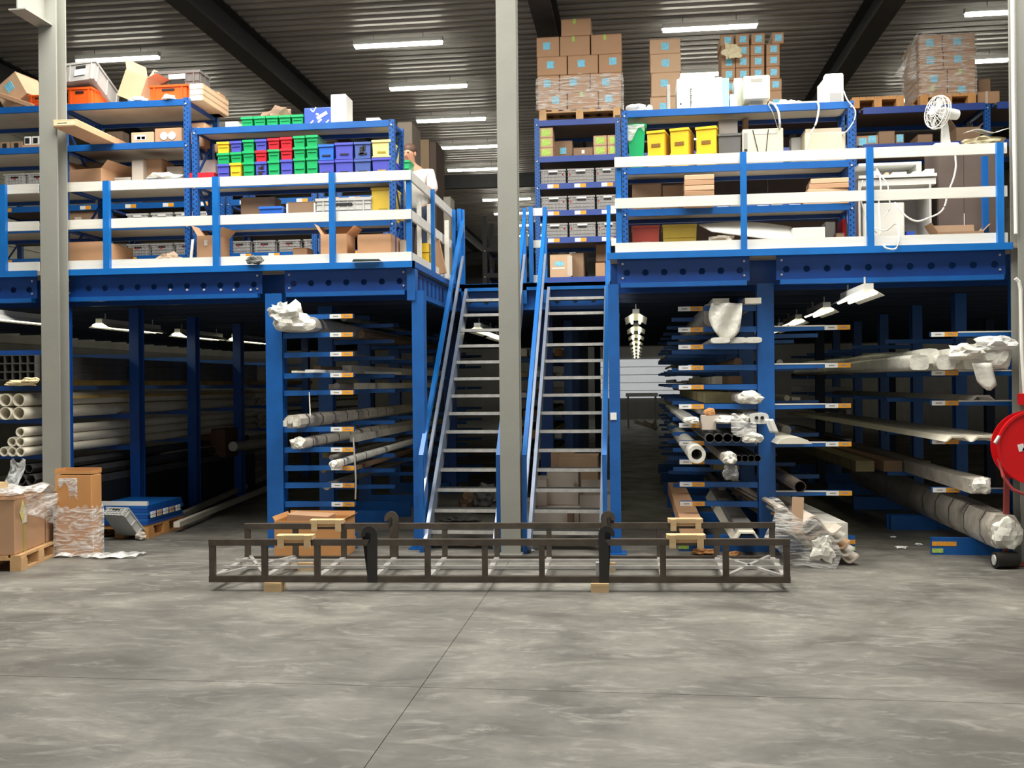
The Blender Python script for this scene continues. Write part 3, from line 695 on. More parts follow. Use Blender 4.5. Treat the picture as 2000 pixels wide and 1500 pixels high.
def stock(label, p, q, sec, mat, group=None, name='profile', seg=1, cat='metal profile', hollow=False, wob=0.0, seed=0, parent=None):
    """bar stock lying along p->q with any cross-section (list of (side, up))"""
    rnd = random.Random(seed); mb = MB(); P_, Q_, a, b = mb.frame(p, q); rs = []
    for i in range(seg + 1):
        f = i / seg; o = P_.lerp(Q_, f); k = 1 + (rnd.uniform(-wob, wob) if 0 < i < seg else 0)
        rs.append([o + a * (sx * k) + b * (sz * k) for sx, sz in sec])
    mb.rings(rs); o = mb.build(name, mat, parent, smooth=len(sec) > 10)
    if parent is None: tag(o, label, cat, group)
    return o
def circ(r, n=12): return [(r * math.cos(2 * math.pi * i / n), r * math.sin(2 * math.pi * i / n)) for i in range(n)]
def rect(w_, h): return [(-w_ / 2, 0), (w_ / 2, 0), (w_ / 2, h), (-w_ / 2, h)]
def oval(w_, h, n=14, flat=.5): return [((w_ / 2) * (1 if math.cos(t) > 0 else -1) * abs(math.cos(t)) ** flat, h / 2 + (h / 2) * (1 if math.sin(t) > 0 else -1) * abs(math.sin(t)) ** flat) for t in (2 * math.pi * (i + .5) / n for i in range(n))]
def cable(label, pts, r, mat=CABLE, name='cable', cat='cable', sub=6):
    P_ = [Vector(p) for p in pts]; out = []
    for i in range(len(P_) - 1):
        p0, p1, p2, p3 = P_[max(i - 1, 0)], P_[i], P_[i + 1], P_[min(i + 2, len(P_) - 1)]
        for k in range(sub):
            t = k / sub; out.append(0.5 * ((2 * p1) + (p2 - p0) * t + (2 * p0 - 5 * p1 + 4 * p2 - p3) * t * t + (3 * p1 - p0 - 3 * p2 + p3) * t ** 3))
    out.append(P_[-1])
    return tag(MB().path(out, r, 6).build(name, mat, None, True), label, cat)

# ------------------------------------------------------------------ left platform: goods on the deep rack
zs = za
def XP(a, b, y, Y): return AX(a, y, Y), AX(b, y, Y)
x0, x1 = XP(132, 181, 190, 10.2); o1 = crate('orange crate under the tilted grey crate on the deep left rack', x0, x1, 10.18, 0.60, zs[0], AZ(156, 170, 10.18), ORANGE, 'orange crates on the left top shelf')
x0, x1 = XP(128, 185, 140, 10.15); crate('grey crate tipped onto the orange crate, white label on its end', x0, x1, 10.13, 0.60, AZ(155, 162, 10.15), AZ(155, 118, 10.15), GREY, 'grey crates on the left top shelf', (R(-22), R(-6), R(4)), tagm=PAPER, lift=(0, 0, 0.03), lid=True, tz=(.25, .55))
carton('open cardboard box lying on its side behind the orange crate', 212, 285, 140, 10.45, zs[0], 0.38, CARDL, rx=0, ry=R(24), rz=R(-10), openf=True, h=0.30, wd=0.30, lift=0.12)
x0, x1 = XP(297, 372, 180, 10.3); crate('orange crate standing before the dark grey crate at the rack end', x0, x1, 10.22, 0.40, zs[0], AZ(335, 165, 10.22), ORANGE, 'orange crates on the left top shelf')
x0, x1 = XP(294, 392, 150, 10.62); crate('dark grey lattice crate behind the orange crate at the rack end', x0 + .03, x1 - .02, 10.64, 0.3, zs[0], AZ(340, 137, 10.62), GREYD, 'grey crates on the left top shelf', grid=True, tagm=PAPER)
crumple('crumpled_wrap', 'crumpled white wrap lying in front of the orange crate', 'wrap', (AX(330, 185, 10.17), 10.16, zs[0]), (0.08, 0.04, 0.03), PAPER, 3)
crumple('crumpled_wrap', 'crumpled white paper between the open box and the orange crate', 'paper', (AX(270, 192, 10.2), 10.2, zs[0]), (0.09, 0.05, 0.035), PAPER, 5)
for i, (yy, mt) in enumerate(((205, PAPER), (193, CARDW), (182, PAPER))):
    carton(('lowest', 'middle', 'topmost')[i] + ' of the long flat white-ended cartons at the rack end', 369, 397, yy - 12, 10.22, zs[0] + i * 0.062, 0.68, CARDL, h=0.06, tape=False, pyc=yy, stick=[(.5, .5, .13, .055, mt)])
carton('brown carton standing behind the long flat cartons at the rack end', 400, 428, 180, 10.75, zs[0], 0.18, CARD)
carton('tilted carton with a round blue sticker far left on the top shelf', 2, 62, 160, 10.3, zs[0], 0.35, CARDL, stick=[(.55, .66, .10, .10, CYAN)], ry=R(-32), rz=R(-8), h=0.30, wd=0.34, lift=0.10)
carton('flattened cardboard sleeve leaning on the tilted sticker carton', 0, 60, 195, 10.18, zs[0], 0.12, CARD, ry=R(20), h=0.05, wd=0.42, plain=True, lift=0.06)
x0, x1 = XP(60, 100, 200, 10.25); crate('orange crate half hidden behind the left grey column', x0, x1, 10.2, 0.4, zs[0], AZ(75, 185, 10.2), ORANGE, 'orange crates on the left top shelf', grid=True)
# second shelf
carton('long flat carton jutting out of the rack past the grey column', 103, 150, 254, 9.42, zs[1] + 0.004, 1.15, CARDP, stick=[(.5, .5, .23, .045, CREAM), (.4, .5, .10, .008, RED)], h=0.075, plain=True)
carton('small dull carton on the second shelf of the deep rack', 208, 240, 257, 10.75, zs[1], 0.15, CARDW)
carton('flat carton with a torn printed end on the second shelf', 256, 300, 258, 10.2, zs[1], 0.55, CARDL, stick=[(.4, .55, .13, .05, PAPER), (.35, .5, .04, .03, BLACK), (.55, .5, .04, .03, GREYD)], plain=True)
t = carton('flat carton holding two white rolls on the second shelf', 302, 355, 250, 10.2, zs[1], 0.60, CARD, plain=True)
for q in (-.045, .045): MB().cyl((q + t.location.x, 10.19, zs[1] + .075), (q + t.location.x, 10.2, zs[1] + .075), 0.042, 14).build('roll_end', PAPER, t)
carton('tall brown carton at the rack end on the second shelf', 368, 400, 240, 10.4, zs[1], 0.45, CARD, stick=[(.6, .5, .03, .16, CARDW)])
carton('brown carton behind the tall one on the second shelf', 402, 428, 250, 10.72, zs[1], 0.2, CARDD)
for i, (a, b, m) in enumerate(((0, 18, CARDD), (20, 44, CARDD), (47, 60, PAPER), (62, 77, PAPER))):
    carton('open-ended ' + ('small dark carton at the frame edge', 'dark carton beside the frame edge carton', 'white-edged carton beside the dark ones', 'white-edged carton next to the grey column')[i] + ' on the second shelf', a, b, 268 if m is CARDD else 262, 10.25, zs[1] + (0 if m is CARDD else .05), 0.5, m, stick=[(.5, .5, .05, .06, BLACK)], plain=True, h=0.10)
carton('flat brown carton under the white-edged cartons by the grey column', 44, 78, 275, 10.22, zs[1], 0.6, CARD, plain=True, h=0.05)
# third shelf
carton('long open cardboard tray on the third shelf by the column', 133, 200, 330, 10.2, zs[2], 0.55, CARDP, openf=True, rz=R(-8))
carton('folded cardboard wedge behind the long open tray', 160, 235, 322, 10.6, zs[2], 0.22, CARDD, rz=R(8), ry=R(6), lift=.02)
for i in range(5):
    carton('sheaf of white cards, ' + ('bottom', 'second', 'third', 'fourth', 'top')[i] + ' of the pile on the third shelf', 214, 256, 340, 10.4, zs[2] + i * 0.022, 0.3, PAPER, h=0.019, plain=True, rz=R(random.uniform(-6, 6)))
carton('whitish carton left of the brown one on the third shelf', 257, 279, 312, 10.3, zs[2], 0.2, CARDW)
carton('brown carton on the third shelf behind the crumpled film', 280, 316, 310, 10.4, zs[2], 0.3, CARD)
carton('open white flap box right of the brown carton on the third shelf', 325, 356, 325, 10.45, zs[2], 0.3, CARDW)
crumple('plastic_bundle', 'crumpled clear plastic bundle on the third shelf', 'film', (AX(318, 345, 10.2), 10.2, zs[2]), (0.19, 0.07, 0.05), WRAPW, 8)
t = carton('flat white printed box beside the coloured bins', 375, 421, 312, 10.5, zb_[1], 0.25, PAPER, plain=True)
for q in range(5): MB().box(t.location.x - .09 + q * .04, t.location.x - .07 + q * .04, 10.497, 10.5, zb_[1] + .06, zb_[1] + .09).build('print_spot', GREYD, t)
x0, x1 = XP(370, 421, 338, 10.2); tag(MB().box(x0, x1, 10.16, 10.45, zb_[1], AZ(395, 338, 10.18)).build('tray', RED), 'flat red tray left of the coloured bins', 'tray')
# bottom shelf, deck level
carton('peach carton on the bottom shelf beside the left grey column', 134, 204, 472, 10.0, za[4], 0.62, CARDP)
x0, x1 = XP(240, 293, 502, 9.95); tag(MB().box(x0, x1, 9.86, 10.1, DECK, DECK + .112).build('flat_pack', CREAM), 'thin cream flat pack lying behind the kick board', 'flat pack')
crumple('crumpled_paper', 'crumpled brown paper on the deck before the grey crates', 'paper', (AX(332, 492, 10.0), 10.0, DECK), (0.15, 0.08, 0.095), M('kraft_paper', (0.42, 0.31, 0.22), 0.8, 0, 0.1), 11)
tag(MB().bar((AX(371, 500, 10.05), 10.05, DECK), (AX(375, 440, 10.1), 10.12, DECK + .34), 0.03, 0.012).build('white_strip', PAPER), 'bent white strip leaning on the rack post', 'strip')
carton('open brown carton with a paper tag at the foot of the bin rack', 384, 420, 460, 9.95, DECK + .005, 0.34, CARD, stick=[(.5, .78, .04, .06, CARDW)], openf=True, rz=R(-3))
# rear rack crates
k = 0
for row, (y0, y1, zz, xs_) in enumerate(((470, 494, zh[1], (244, 291, 338, 385, 443, 492, 541, 590)), (412, 440, zh[0] - .30, (214, 243, 290, 338, 385, 470)))):
    for i, a in enumerate(xs_):
        if row == 1: continue
        x0, x1 = XP(a, a + 43, 480, YH)
        crate(f'grey crate with a red sticker on the rear rack, number {["one","two","three","four","five","six","seven","eight"][i]} from the grey column', x0, x1, YH + .05, 0.6, zh[1], zh[1] + .175, GREY, 'grey crates on the rear rack behind the left platform', tagm=None, dot=.45, grid=True)
for i, a in enumerate((2, 47, 96)):
    x0, x1 = XP(a, a + 43, 345, YH)
    crate(('grey crate at the frame edge on the upper rear rack', 'second grey crate from the frame edge on the upper rear rack', 'grey crate hidden behind the column on the upper rear rack')[i], x0, x1, YH + .05, 0.6, AZ(40, 364, YH), AZ(40, 337, YH), GREYL, 'grey crates on the upper rear rack', dot=.5, grid=True)
zr2 = AZ(300, 452, YH)
for kk in range(3): tag(MB().box(xh[kk] + .1, xh[kk + 1] - .1, YH + .02, YH + .85, zr2 - .03, zr2).build('loose_shelf', FARSHELF), ('dark loose shelf at far left of the rear rack', 'dark loose shelf in the rear rack behind the deep rack', 'dark loose shelf in the rear rack behind the bin rack')[kk], 'shelf')
tag(MB().box(AX(-30, 364, YH), AX(130, 364, YH), YH + .02, YH + .85, AZ(40, 364, YH) - .03, AZ(40, 364, YH)).build('loose_shelf', VIOLET), 'blue upper shelf of the rear rack at far left', 'shelf')
for i, a in enumerate((243, 291, 338, 386)):
    x0, x1 = XP(a, a + 43, 430, YH)
    crate(('first', 'second', 'third', 'fourth')[i] + ' light grey crate under the labelled rear beam, counted from the column', x0, x1, YH + .05, 0.6, zr2, AZ(310, 414, YH), GREYL, 'light grey crates on the middle rear rack', tagm=PAPER, grid=True)
carton('dull carton with a white label under the labelled rear beam', 130, 195, 412, YH + .05, zr2, .5, CARDD, stick=[(.35, .5, .1, .16, CARDW)])
# ------------------------------------------------------------------ shallow bin rack
zt = zb_[0]
carton('flat white carton on the top shelf at the left end of the bin rack', 415, 440, 250, 10.25, zt, 0.25, PAPER, plain=True, h=.03)
carton('small white carton beside the five green bins', 440, 465, 243, 10.25, zt, 0.25, PAPER, h=.085)
for i in range(5):
    x0, x1 = AX(470 + 24.6 * i, 245, 10.2), AX(494 + 24.6 * i, 245, 10.2)
    stack_bin(('leftmost', 'second', 'middle', 'fourth', 'rightmost')[i] + ' of the five green bins in a row on the top shelf', x0, x1, 10.2, .3, zt, zt + .115, GREEN, 'green bins on the top shelf')
crumple('brown_paper', 'brown crumpled paper behind the five green bins', 'paper', (AX(545, 232, 10.5), 10.5, zt), (.18, .06, .15), M('kraft_dark', (0.22, 0.13, 0.09), 0.8, 0, 0.1), 13)
t = carton('printed blue box with white pictures on the top shelf', 594, 648, 210, 10.22, zt, .28, BLUEBOX, plain=True)
c = t.location
for (ax, az, bx_, bz, ww) in ((-.08, .17, -.05, .14, .012), (-.05, .14, -.02, .19, .012), (-.01, .07, .10, .13, .035), (.00, .03, .04, .06, .02), (-.08, .02, -.05, .05, .014), (.09, .02, .12, .05, .014), (-.02, .12, .01, .11, .02)):
    MB().bar((c.x + ax, 10.218, zt + az), (c.x + bx_, 10.218, zt + bz), .003, ww).build('picture_mark', PAPER, t)
carton('tall white box standing next to the printed blue box', 646, 676, 184, 10.2, zt, .25, OFFW, plain=True)
carton('small white box near the right end of the bin rack top', 715, 741, 227, 10.25, zt, .2, PAPER, h=.06)
COLS = ['YGV', 'VGY', 'GGG', 'VRV', 'RGG', 'RRV', 'GGG', 'GGG']
MC = {'Y': (YELLOW, 'yellow'), 'G': (GREEN, 'green'), 'V': (VIO, 'violet-blue'), 'R': (RED, 'red')}
PX = [(423, 448), (449, 472), (473, 496.5), (497.5, 521), (522, 546), (546.5, 571), (572, 596), (597, 621)]
ORD = ['leftmost', 'second', 'third', 'fourth', 'fifth', 'sixth', 'seventh', 'rightmost']
TOPY = [277, 275.5, 273, 272, 270, 268, 265.5, 264]
for ci in range(8):
    ztop = AZ(PX[ci][0] + 12, TOPY[ci], YBk); hh = .1185
    for ri in range(3):
        x0, x1 = AX(PX[ci][0], 300, YBk), AX(PX[ci][1], 300, YBk)
        z1 = ztop - hh * ri; z0 = z1 - hh + .002 if ri < 2 else zb_[1]
        mt, cn = MC[COLS[ci][ri]]
        stack_bin(f'{cn} stacking bin, {ORD[ci]} column, {["top","middle","bottom"][ri]} row of the small bins', x0, x1, YBk - (.02 if (ci, ri) == (1, 2) else 0), .3, z0, z1, mt, 'small coloured stacking bins', broken=(ci, ri) == (3, 2))
PB = [(621, 652.5), (653.5, 690), (691, 724.5), (725.5, 764)]; TB = [282, 278.5, 277, 273]; DB = [314, 312, 311, 308]
MBn = [((BBLUE, 'bright blue'), (VIO, 'violet-blue')), ((VIO, 'violet-blue'), (VIO, 'violet-blue')), ((GBLUE, 'greyish blue'), (GBLUE, 'greyish blue')), ((YELLOWP, 'pale yellow'), (VIO, 'violet-blue'))]
for ci in range(4):
    x0, x1 = AX(PB[ci][0], 300, YBk), AX(PB[ci][1], 300, YBk); pm = (PB[ci][0] + PB[ci][1]) / 2
    zm = AZ(pm, DB[ci], YBk)
    for ri in range(2):
        mt, cn = MBn[ci][ri]
        stack_bin(f'large {cn} bin with a grip slot, {["first","second","third","fourth"][ci]} of the {["upper","lower"][ri]} large bins', x0, x1, YBk, .4, zm + .002 if ri == 0 else zb_[1], AZ(pm, TB[ci], YBk) if ri == 0 else zm, mt, 'large stacking bins', big=True, broken=(ci == 2 and ri == 0), slot=BLACK if ci != 3 else MUSTARD)
z = zb_[2]
carton('dull carton with an arched back panel on the shelf under the small bins', 470, 537, 385, 10.35, z, .2, CARDD, plain=True)
x0, x1 = XP(506, 553, 410, 10.18); stack_bin('low bright blue tray bin in front of the dull carton', x0, x1, 10.16, .22, z, AZ(530, 403, 10.16), BBLUE, 'goods on the shelf under the bins')
carton('brown carton edged with white on the shelf under the bins', 560, 616, 394, 10.25, z, .25, CARDD, stick=[(.02, .5, .02, .2, PAPER), (.98, .5, .02, .2, PAPER)])
x0, x1 = XP(617, 726, 400, 10.22); crate('wide light grey lattice crate on the shelf under the large bins', x0, x1, 10.2, .3, z, AZ(670, 386, 10.2), GREYL, 'goods on the shelf under the bins', grid=True)
x0, x1 = XP(724, 770, 385, 10.22); stack_bin('big yellow bin at the right end of the shelf under the large bins', x0, x1, 10.22, .4, z, AZ(745, 366, 10.22), M('deep_yellow_plastic', (0.66, 0.46, 0.05), 0.4, 0, 0.06), 'goods on the shelf under the bins', big=True, slot=MUSTARD)
crumple('yellow_bag', 'yellow bag hanging at the end post of the bin rack', 'bag', (AX(783, 425, 10.3), 10.3, AZ(783, 432, 10.3)), (.05, .05, .06), YELLOW, 21, .2)
carton('peach carton with bent sides at deck level under the bins', 626, 677, 457, 10.0, DECK + .005, .32, CARDP, openf=True)
carton('wide peach carton at the right end of the deck under the bins', 698, 764, 457, 9.98, DECK + .005, .4, CARDP, tape=False)
carton('small brown carton flap between the grey crates and the peach carton', 572, 600, 484, 10.3, DECK, .2, CARD)
carton('white box at the end of the bin rack at deck level', 780, 792, 468, 10.3, DECK, .3, CARDW)
crumple('dark_rag', 'grey rag hanging over the kick board of the left rail', 'rag', (AX(497, 510, 9.70), 9.70, DECK), (.09, .035, .05), M('grey_rag', (0.14, 0.14, 0.13), 0.8, 0, .2), 17)
x0, x1 = XP(688, 745, 505, 9.68); tag(MB().quadbox([(x0, 9.66, DECK + .003), (x1, 9.66, DECK + .003), (x1, 9.715, DECK + .006), (x0, 9.715, DECK + .006), (x0 + .02, 9.66, DECK + .025), (x1 - .02, 9.66, DECK + .02), (x1 - .04, 9.71, DECK + .025), (x0 + .03, 9.71, DECK + .025)]).build('folded_sheet', M('dark_green_rag', (0.01, 0.03, 0.025), 0.7, 0, .2)), 'dark green folded sheet on the platform edge', 'sheet')
# behind the side rail: white shelf frames, tall brown cartons, the person
for i, px in enumerate((818, 838, 872)):
    Y = (10.6, 10.9, 11.4)[i]; x0, x1 = XP(px - 4, px + 4, 440, Y)
    tag(MB().box(x0, x1, Y, Y + .04, DECK, AZ(px, (388, 398, 430)[i], Y)).build('white_post', WHITE), ('front', 'second', 'rear')[i] + ' white upright seen through the side rail', 'post')
for i in range(3):
    x0, x1 = XP(822, 838, 470, 10.75); tag(MB().box(x0, x1, 10.72, 10.85, DECK + i * .11, DECK + .1 + i * .11).build('yellow_bin', YELLOW), ('bottom', 'middle', 'top')[i] + ' yellow bin of the stack behind the side rail', 'bin')
carton('brown cardboard sheet leaning between the rear posts of the side rail', 852, 872, 470, 11.2, DECK, .03, CARD, plain=True, h=.42, ry=R(-12), lift=.03)
carton('tall dark brown carton behind the person', 815, 838, 272, 13.6, DECK, .6, M('dark_brown_carton', (0.16, 0.11, 0.06), 0.8, 0, .08))  # dark brown is this carton's own even colour
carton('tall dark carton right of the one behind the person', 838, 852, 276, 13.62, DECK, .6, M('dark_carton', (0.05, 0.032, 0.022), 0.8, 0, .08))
carton('tall grey-brown carton behind the end of the bin rack', 776, 805, 238, 12.3, DECK, .5, M('greybrown_carton', (0.14, 0.115, 0.09), 0.8, 0, .08))
carton('grey box on the rear corner of the side rail', 866, 880, 384, 12.8, DECK, .3, M('warm_grey_box', (0.2, 0.18, 0.15), .7, 0, .05))

# ------------------------------------------------------------------ right platform: computers, yellow bins
z = zcL[0]
crumple('white_cloth', 'crumpled white cloth at the left end of the computer rack', 'cloth', (AX(1243, 205, 10.1), 10.12, z), (.10, .08, .055), OFFW, 31, .2)
crumple('cream_cup', 'small white cup lying beside the crumpled cloth', 'cup', (AX(1268, 203, 10.12), 10.1, z), (.035, .05, .045), OFFW, 32, .1)
x0, x1 = XP(1267, 1300, 208, 10.05); tag(MB().box(x0, x1, 10.03, 10.2, z, z + .012).build('green_card', M('pale_green_card', (.35, .6, .5), .6, 0, .05)), 'pale green card lying on the computer rack', 'card')
tag(MB().box(AX(1303, 190, 10.1), AX(1309, 190, 10.1), 10.1, 10.35, z, AZ(1306, 165, 10.1)).build('aluminium_sheet', ALU), 'thin metal panel standing beside the white printer box', 'panel')
t = thing('printer_box', 'large white printed box with pale blue end on the rack top', 'box', (AX(1360, 200, 10.1), 10.05, z))
x0, x1, x2 = AX(1322, 180, 10.05), AX(1411, 180, 10.05), AX(1424, 180, 10.05); zt = AZ(1370, 152, 10.05)
MB().box(x0, x1, 10.05, 10.4, z, zt).build('body', OFFW, t, bev=.008)
MB().box(x1, x2, 10.055, 10.4, z, zt - .01).build('blue_end', SKYB, t)
MB().box(x0 + .03, x1 - .07, 10.1, 10.35, zt, zt + .03).build('lid', OFFW, t)
for q in range(9): MB().box(x0 + .13, x0 + .138 + (q % 3) * .004, 10.047, 10.05, z + .03 + q * .021, z + .045 + q * .021).build('print_mark', GREYD, t)
MB().box(x0 + .03, x0 + .045, 10.047, 10.05, z + .055, z + .07).build('print_mark', BLACK, t)
def pc(label, px0, px1, pyt, Y, zb, dep, mat=BEIGE, foot=True, vent=True, cat='computer', rx=0):
    x0, x1 = XP(px0, px1, pyt + 20, Y); zt = AZ((px0 + px1) / 2, pyt, Y); h = zt - zb; w_ = x1 - x0; cx = (x0 + x1) / 2
    t = thing('computer_monitor', label, cat, (cx, Y, zb)); f = .22 if foot else 0
    m = MB(); m.quadbox([(x0 + .01, Y + .10, zb + h * f), (x1 - .01, Y + .10, zb + h * f), (x1, Y + dep, zb + h * f), (x0, Y + dep, zb + h * f), (x0 + .01, Y + .10, zt - .01), (x1 - .01, Y + .10, zt - .01), (x1, Y + dep, zt), (x0, Y + dep, zt)]); m.build('shell', mat, t, bev=.008)
    MB().box(x0, x1, Y, Y + .10, zb + h * f, zt).build('rear_cover', mat, t, bev=.012)
    if foot:
        MB().box(x0 + w_ * .25, x1 - w_ * .25, Y + .06, Y + dep * .8, zb + .02, zb + h * f + .002).build('neck', mat, t); MB().box(x0 + w_ * .12, x1 - w_ * .12, Y + .02, Y + dep * .8, zb, zb + .022).build('foot', GREYD if vent else mat, t, bev=.006)
    if vent:
        for q in range(3): MB().box(x0 + w_ * .28, x1 - w_ * .28, Y - .002, Y, zt - h * (.12 + .035 * q) - .004, zt - h * (.12 + .035 * q)).build('vent_slot', GREY, t)
    else: MB().box(x0 + w_ * .25, x1 - w_ * .12, Y - .002, Y + .01, zb + .005, zb + h * .34).build('dark_opening', M('opening_grey', (.35, .34, .32), .5, 0, .05), t)
    return t
pc('beige tube monitor seen from behind on the rack top', 1452, 1504, 147, 10.03, z, .38)
carton('narrow cream box between the printer box and the beige monitor', 1434, 1450, 152, 10.25, z, .2, BEIGE, plain=True)
carton('small white box at the foot of the beige monitor', 1426, 1440, 184, 10.06, z, .15, OFFW, plain=True)
pc('white monitor standing alone at the right end of the rack top', 1611, 1648, 143, 10.03, z, .42, OFFW, False, False)
for i, (px, py, s) in enumerate(((1530, 186, .05), (1545, 185, .06), (1560, 188, .045))):
    crumple('adapter_plug', ('white plug adapter nearest the beige monitor', 'white plug adapter between the other two', 'white plug adapter with a blue ring')[i], 'plug', (AX(px, 200, 10.08), 10.1, z), (s, .04, .045 - .006 * i), OFFW, 40 + i, .15)
x0, x1 = XP(1500, 1600, 204, 10.03); tag(MB().box(x0, x1, 10.0, 10.06, z, z + .022).build('cable_duct', BEIGE), 'cream cable duct along the front of the rack top', 'duct')
cable('white cable hanging from the duct to the beige computer', [at(1503, 200, 9.99), at(1512, 204, 9.97), at(1520, 218, 9.97), at(1523, 240, 9.98), at(1523, 252, 10.05)], .011)
cable('thin purple-grey cable hanging beside the white one', [at(1500, 203, 9.975), at(1510, 222, 9.96), at(1519, 250, 10.05)], .004, CABLED)
cable('white cable hanging from the duct to the deck edge', [at(1597, 200, 9.98), at(1599, 212, 9.97), at(1594, 240, 9.97), at(1580, 270, 9.97), at(1574, 297, 9.98)], .010)
cable('white cable curling down from the lone white monitor', [at(1648, 178, 10.05), at(1655, 195, 9.96), at(1670, 215, 9.95), at(1668, 235, 9.95), at(1655, 255, 9.96), at(1645, 262, 10.05)], .006)
z = zcL[1]
t = thing('waste_bin', 'green lidded bin with a clear bag over its rim', 'bin', (AX(1245, 270, 10.05), 10.1, z)); x0, x1 = XP(1226, 1260, 270, 10.05); zt = AZ(1245, 240, 10.05)
MB().taper(x0, x1, 10.05, 10.35, z, zt - .05, .025).build('body', GREEN, t); MB().taper(x0 - .01, x1 + .02, 10.04, 10.37, zt - .06, zt, -.0).build('lid', GREEN, t, bev=.02)
cloth('bag', lambda u, v: (x0 + (x1 - x0) * u * .95, 10.028 + .008 * math.sin(9 * u), zt - .02 - (.10 + .07 * math.sin(5 * u + 1)) * v), 8, 4, FILMH, t, 'clear plastic bag')
for i, (a, b, yt) in enumerate(((1262, 1299, 254), (1307, 1346, 249), (1357.5, 1400, 246))):
    x0, x1 = XP(a, b, 275, YC + .02); tb = stack_bin(('left', 'middle', 'right')[i] + ' one of the three large yellow bins on the computer rack', x0, x1, YC + .02, .36, z, AZ((a + b) / 2, yt, YC), YELLOW, 'large yellow bins', big=True, slot=M('slot_shadow_brown', (.22, .10, .01), .6, 0, 0), sf=.56); tb.rotation_euler[2] = R(-13)
x0, x1 = XP(1402, 1449, 270, 10.05); stack_bin('dark grey bin beside the right yellow bin', x0, x1, 10.06, .36, z, AZ(1425, 260, 10.05), GREYD, 'dark bins on the computer rack', big=True)
carton('grey panel box standing on the dark grey bin', 1404, 1441, 233, 10.1, AZ(1425, 260, 10.05) + .002, .2, M('warm_grey_panel', (0.30, 0.27, 0.24), 0.6, 0, .04), plain=True)
t = thing('computer_case', 'cream computer case with a black cord across its back', 'computer', (AX(1490, 270, 10.03), 10.03, z)); x0, x1 = XP(1450, 1530, 270, 10.03); zt = AZ(1490, 251, 10.03)
MB().box(x0, x1, 10.03, 10.42, z, zt).build('case', BEIGE, t, bev=.008); MB().box(x0 + .012, x0 + .05, 10.027, 10.03, z + .02, zt - .04).build('port_panel', GREY, t)
for q in range(4): MB().box(x0 + .018, x0 + .044, 10.022, 10.027, z + .03 + q * .035, z + .048 + q * .035).build('port', BLACK, t)
MB().box(x0 + .11, x1 - .06, 10.027, 10.03, zt - .055, zt - .035).build('vent', GREYL, t)
MB().path([(x0 + .10, 10.022, zt - .01), (x0 + .17, 10.02, z + .03), (x0 + .215, 10.02, z + .03), (x0 + .25, 10.022, zt - .01)], .004, 6).build('cord', BLACK, t)
t = thing('computer_case', 'beige box-shaped computer at the right end of the rack', 'computer', (AX(1612, 270, 10.05), 10.05, z)); x0, x1 = XP(1572, 1652, 275, 10.05); zt = AZ(1612, 258, 10.05)
MB().box(x0, x1, 10.05, 10.42, z, zt).build('case', M('beige_shade', (.62, .56, .42), .5, 0, .04), t, bev=.008); MB().box(x0 + .015, x1 - .03, 10.1, 10.4, zt, zt + .05).build('top_unit', M('beige_shade2', (.58, .50, .38), .5, 0, .04), t)
MB().cyl((x0 + .2, 10.046, z + .08), (x0 + .2, 10.05, z + .08), .03, 14).build('fan_grille', GREYL, t)
carton('brown carton behind the computers on the middle rack shelf', 1452, 1462, 232, 10.35, z, .1, CARD, plain=True)
carton('grey-white instrument between the two computers', 1545, 1565, 268, 10.3, z, .12, GREYL, plain=True)
z = zcL[2]
for i in range(6):
    carton('folded brown carton, ' + ('lowest', 'second', 'third', 'fourth', 'fifth', 'topmost')[i] + ' of the tied bundle on the rack', 1337, 1395, 380 - 7 * i, 9.90, z + i * .052, .42, CARDL if i % 2 else CARD, h=.050, plain=True, rz=R(random.uniform(-2, 2)))
for i in range(5):
    carton('flattened brown carton, ' + ('lowest', 'second', 'third', 'fourth', 'topmost')[i] + ' of the loose pile at the rack end', 1572 + 3 * i, 1658, 378 - 5 * i, 10.0, z + i * .051, .4, CARDL if i % 2 == 0 else CARD, h=.049, plain=True, rz=R(random.uniform(-5, 5)))
carton('dull brown carton at the left end under the yellow bins', 1235, 1292, 358, 10.3, z, .18, CARDD)
carton('dull brown carton beside the tied cardboard bundle', 1294, 1336, 361, 10.3, z, .18, CARDD)
for i, a in enumerate((1400, 1425, 1478, 1505, 1540)):
    x0, x1 = XP(a, a + 22, 375, 10.2); tag(MB().box(x0, x1, 10.15, 10.35, z, z + .035 + .01 * (i % 2)).build('paper_tray', PAPER if i % 2 == 0 else GREY), 'low ' + ('white', 'grey', 'white', 'grey', 'white')[i] + ' tray ' + ('beside the tied cardboard bundle', 'next to the first white tray', 'just right of the blue rail post', 'between two white trays right of the post', 'nearest the loose cardboard pile')[i], 'tray')
z = zcL[3]
x0, x1 = XP(1233, 1289, 455, 10.1); stack_bin('dull red bin at deck level under the computer rack', x0, x1, 10.1, .36, z, AZ(1260, 440, 10.1), BRICK, 'dull bins under the computer rack', big=True, slot=CARDD)
x0, x1 = XP(1293, 1362, 455, 10.12); stack_bin('dull yellow bin at deck level under the computer rack', x0, x1, 10.12, .36, z, AZ(1328, 438, 10.12), MUSTARD, 'dull bins under the computer rack')
def foam(u, v):
    px = 1365 + (1545 - 1365) * u; yb = 470 - 18 * math.sin(u * 2.4); top = at(px, 437 - 8 * math.sin(u * 3.0) + 6 * u, 10.3); bot = at(px + 25 * v, 437 + (475 - 437) * v * (0.35 + .65 * u), 9.95)
    return (top[0] + (bot[0] - top[0]) * v, 10.32 - .36 * v, top[2] + (bot[2] - top[2]) * v)
cloth('foam_sheet', foam, 14, 6, OFFW, None, 'curved white foam sheet sliding off the bottom shelf', 'foam sheet', .012)
carton('stack of white foam boards right of the curved foam sheet', 1548, 1612, 444, 10.0, z, .35, OFFW, plain=True)
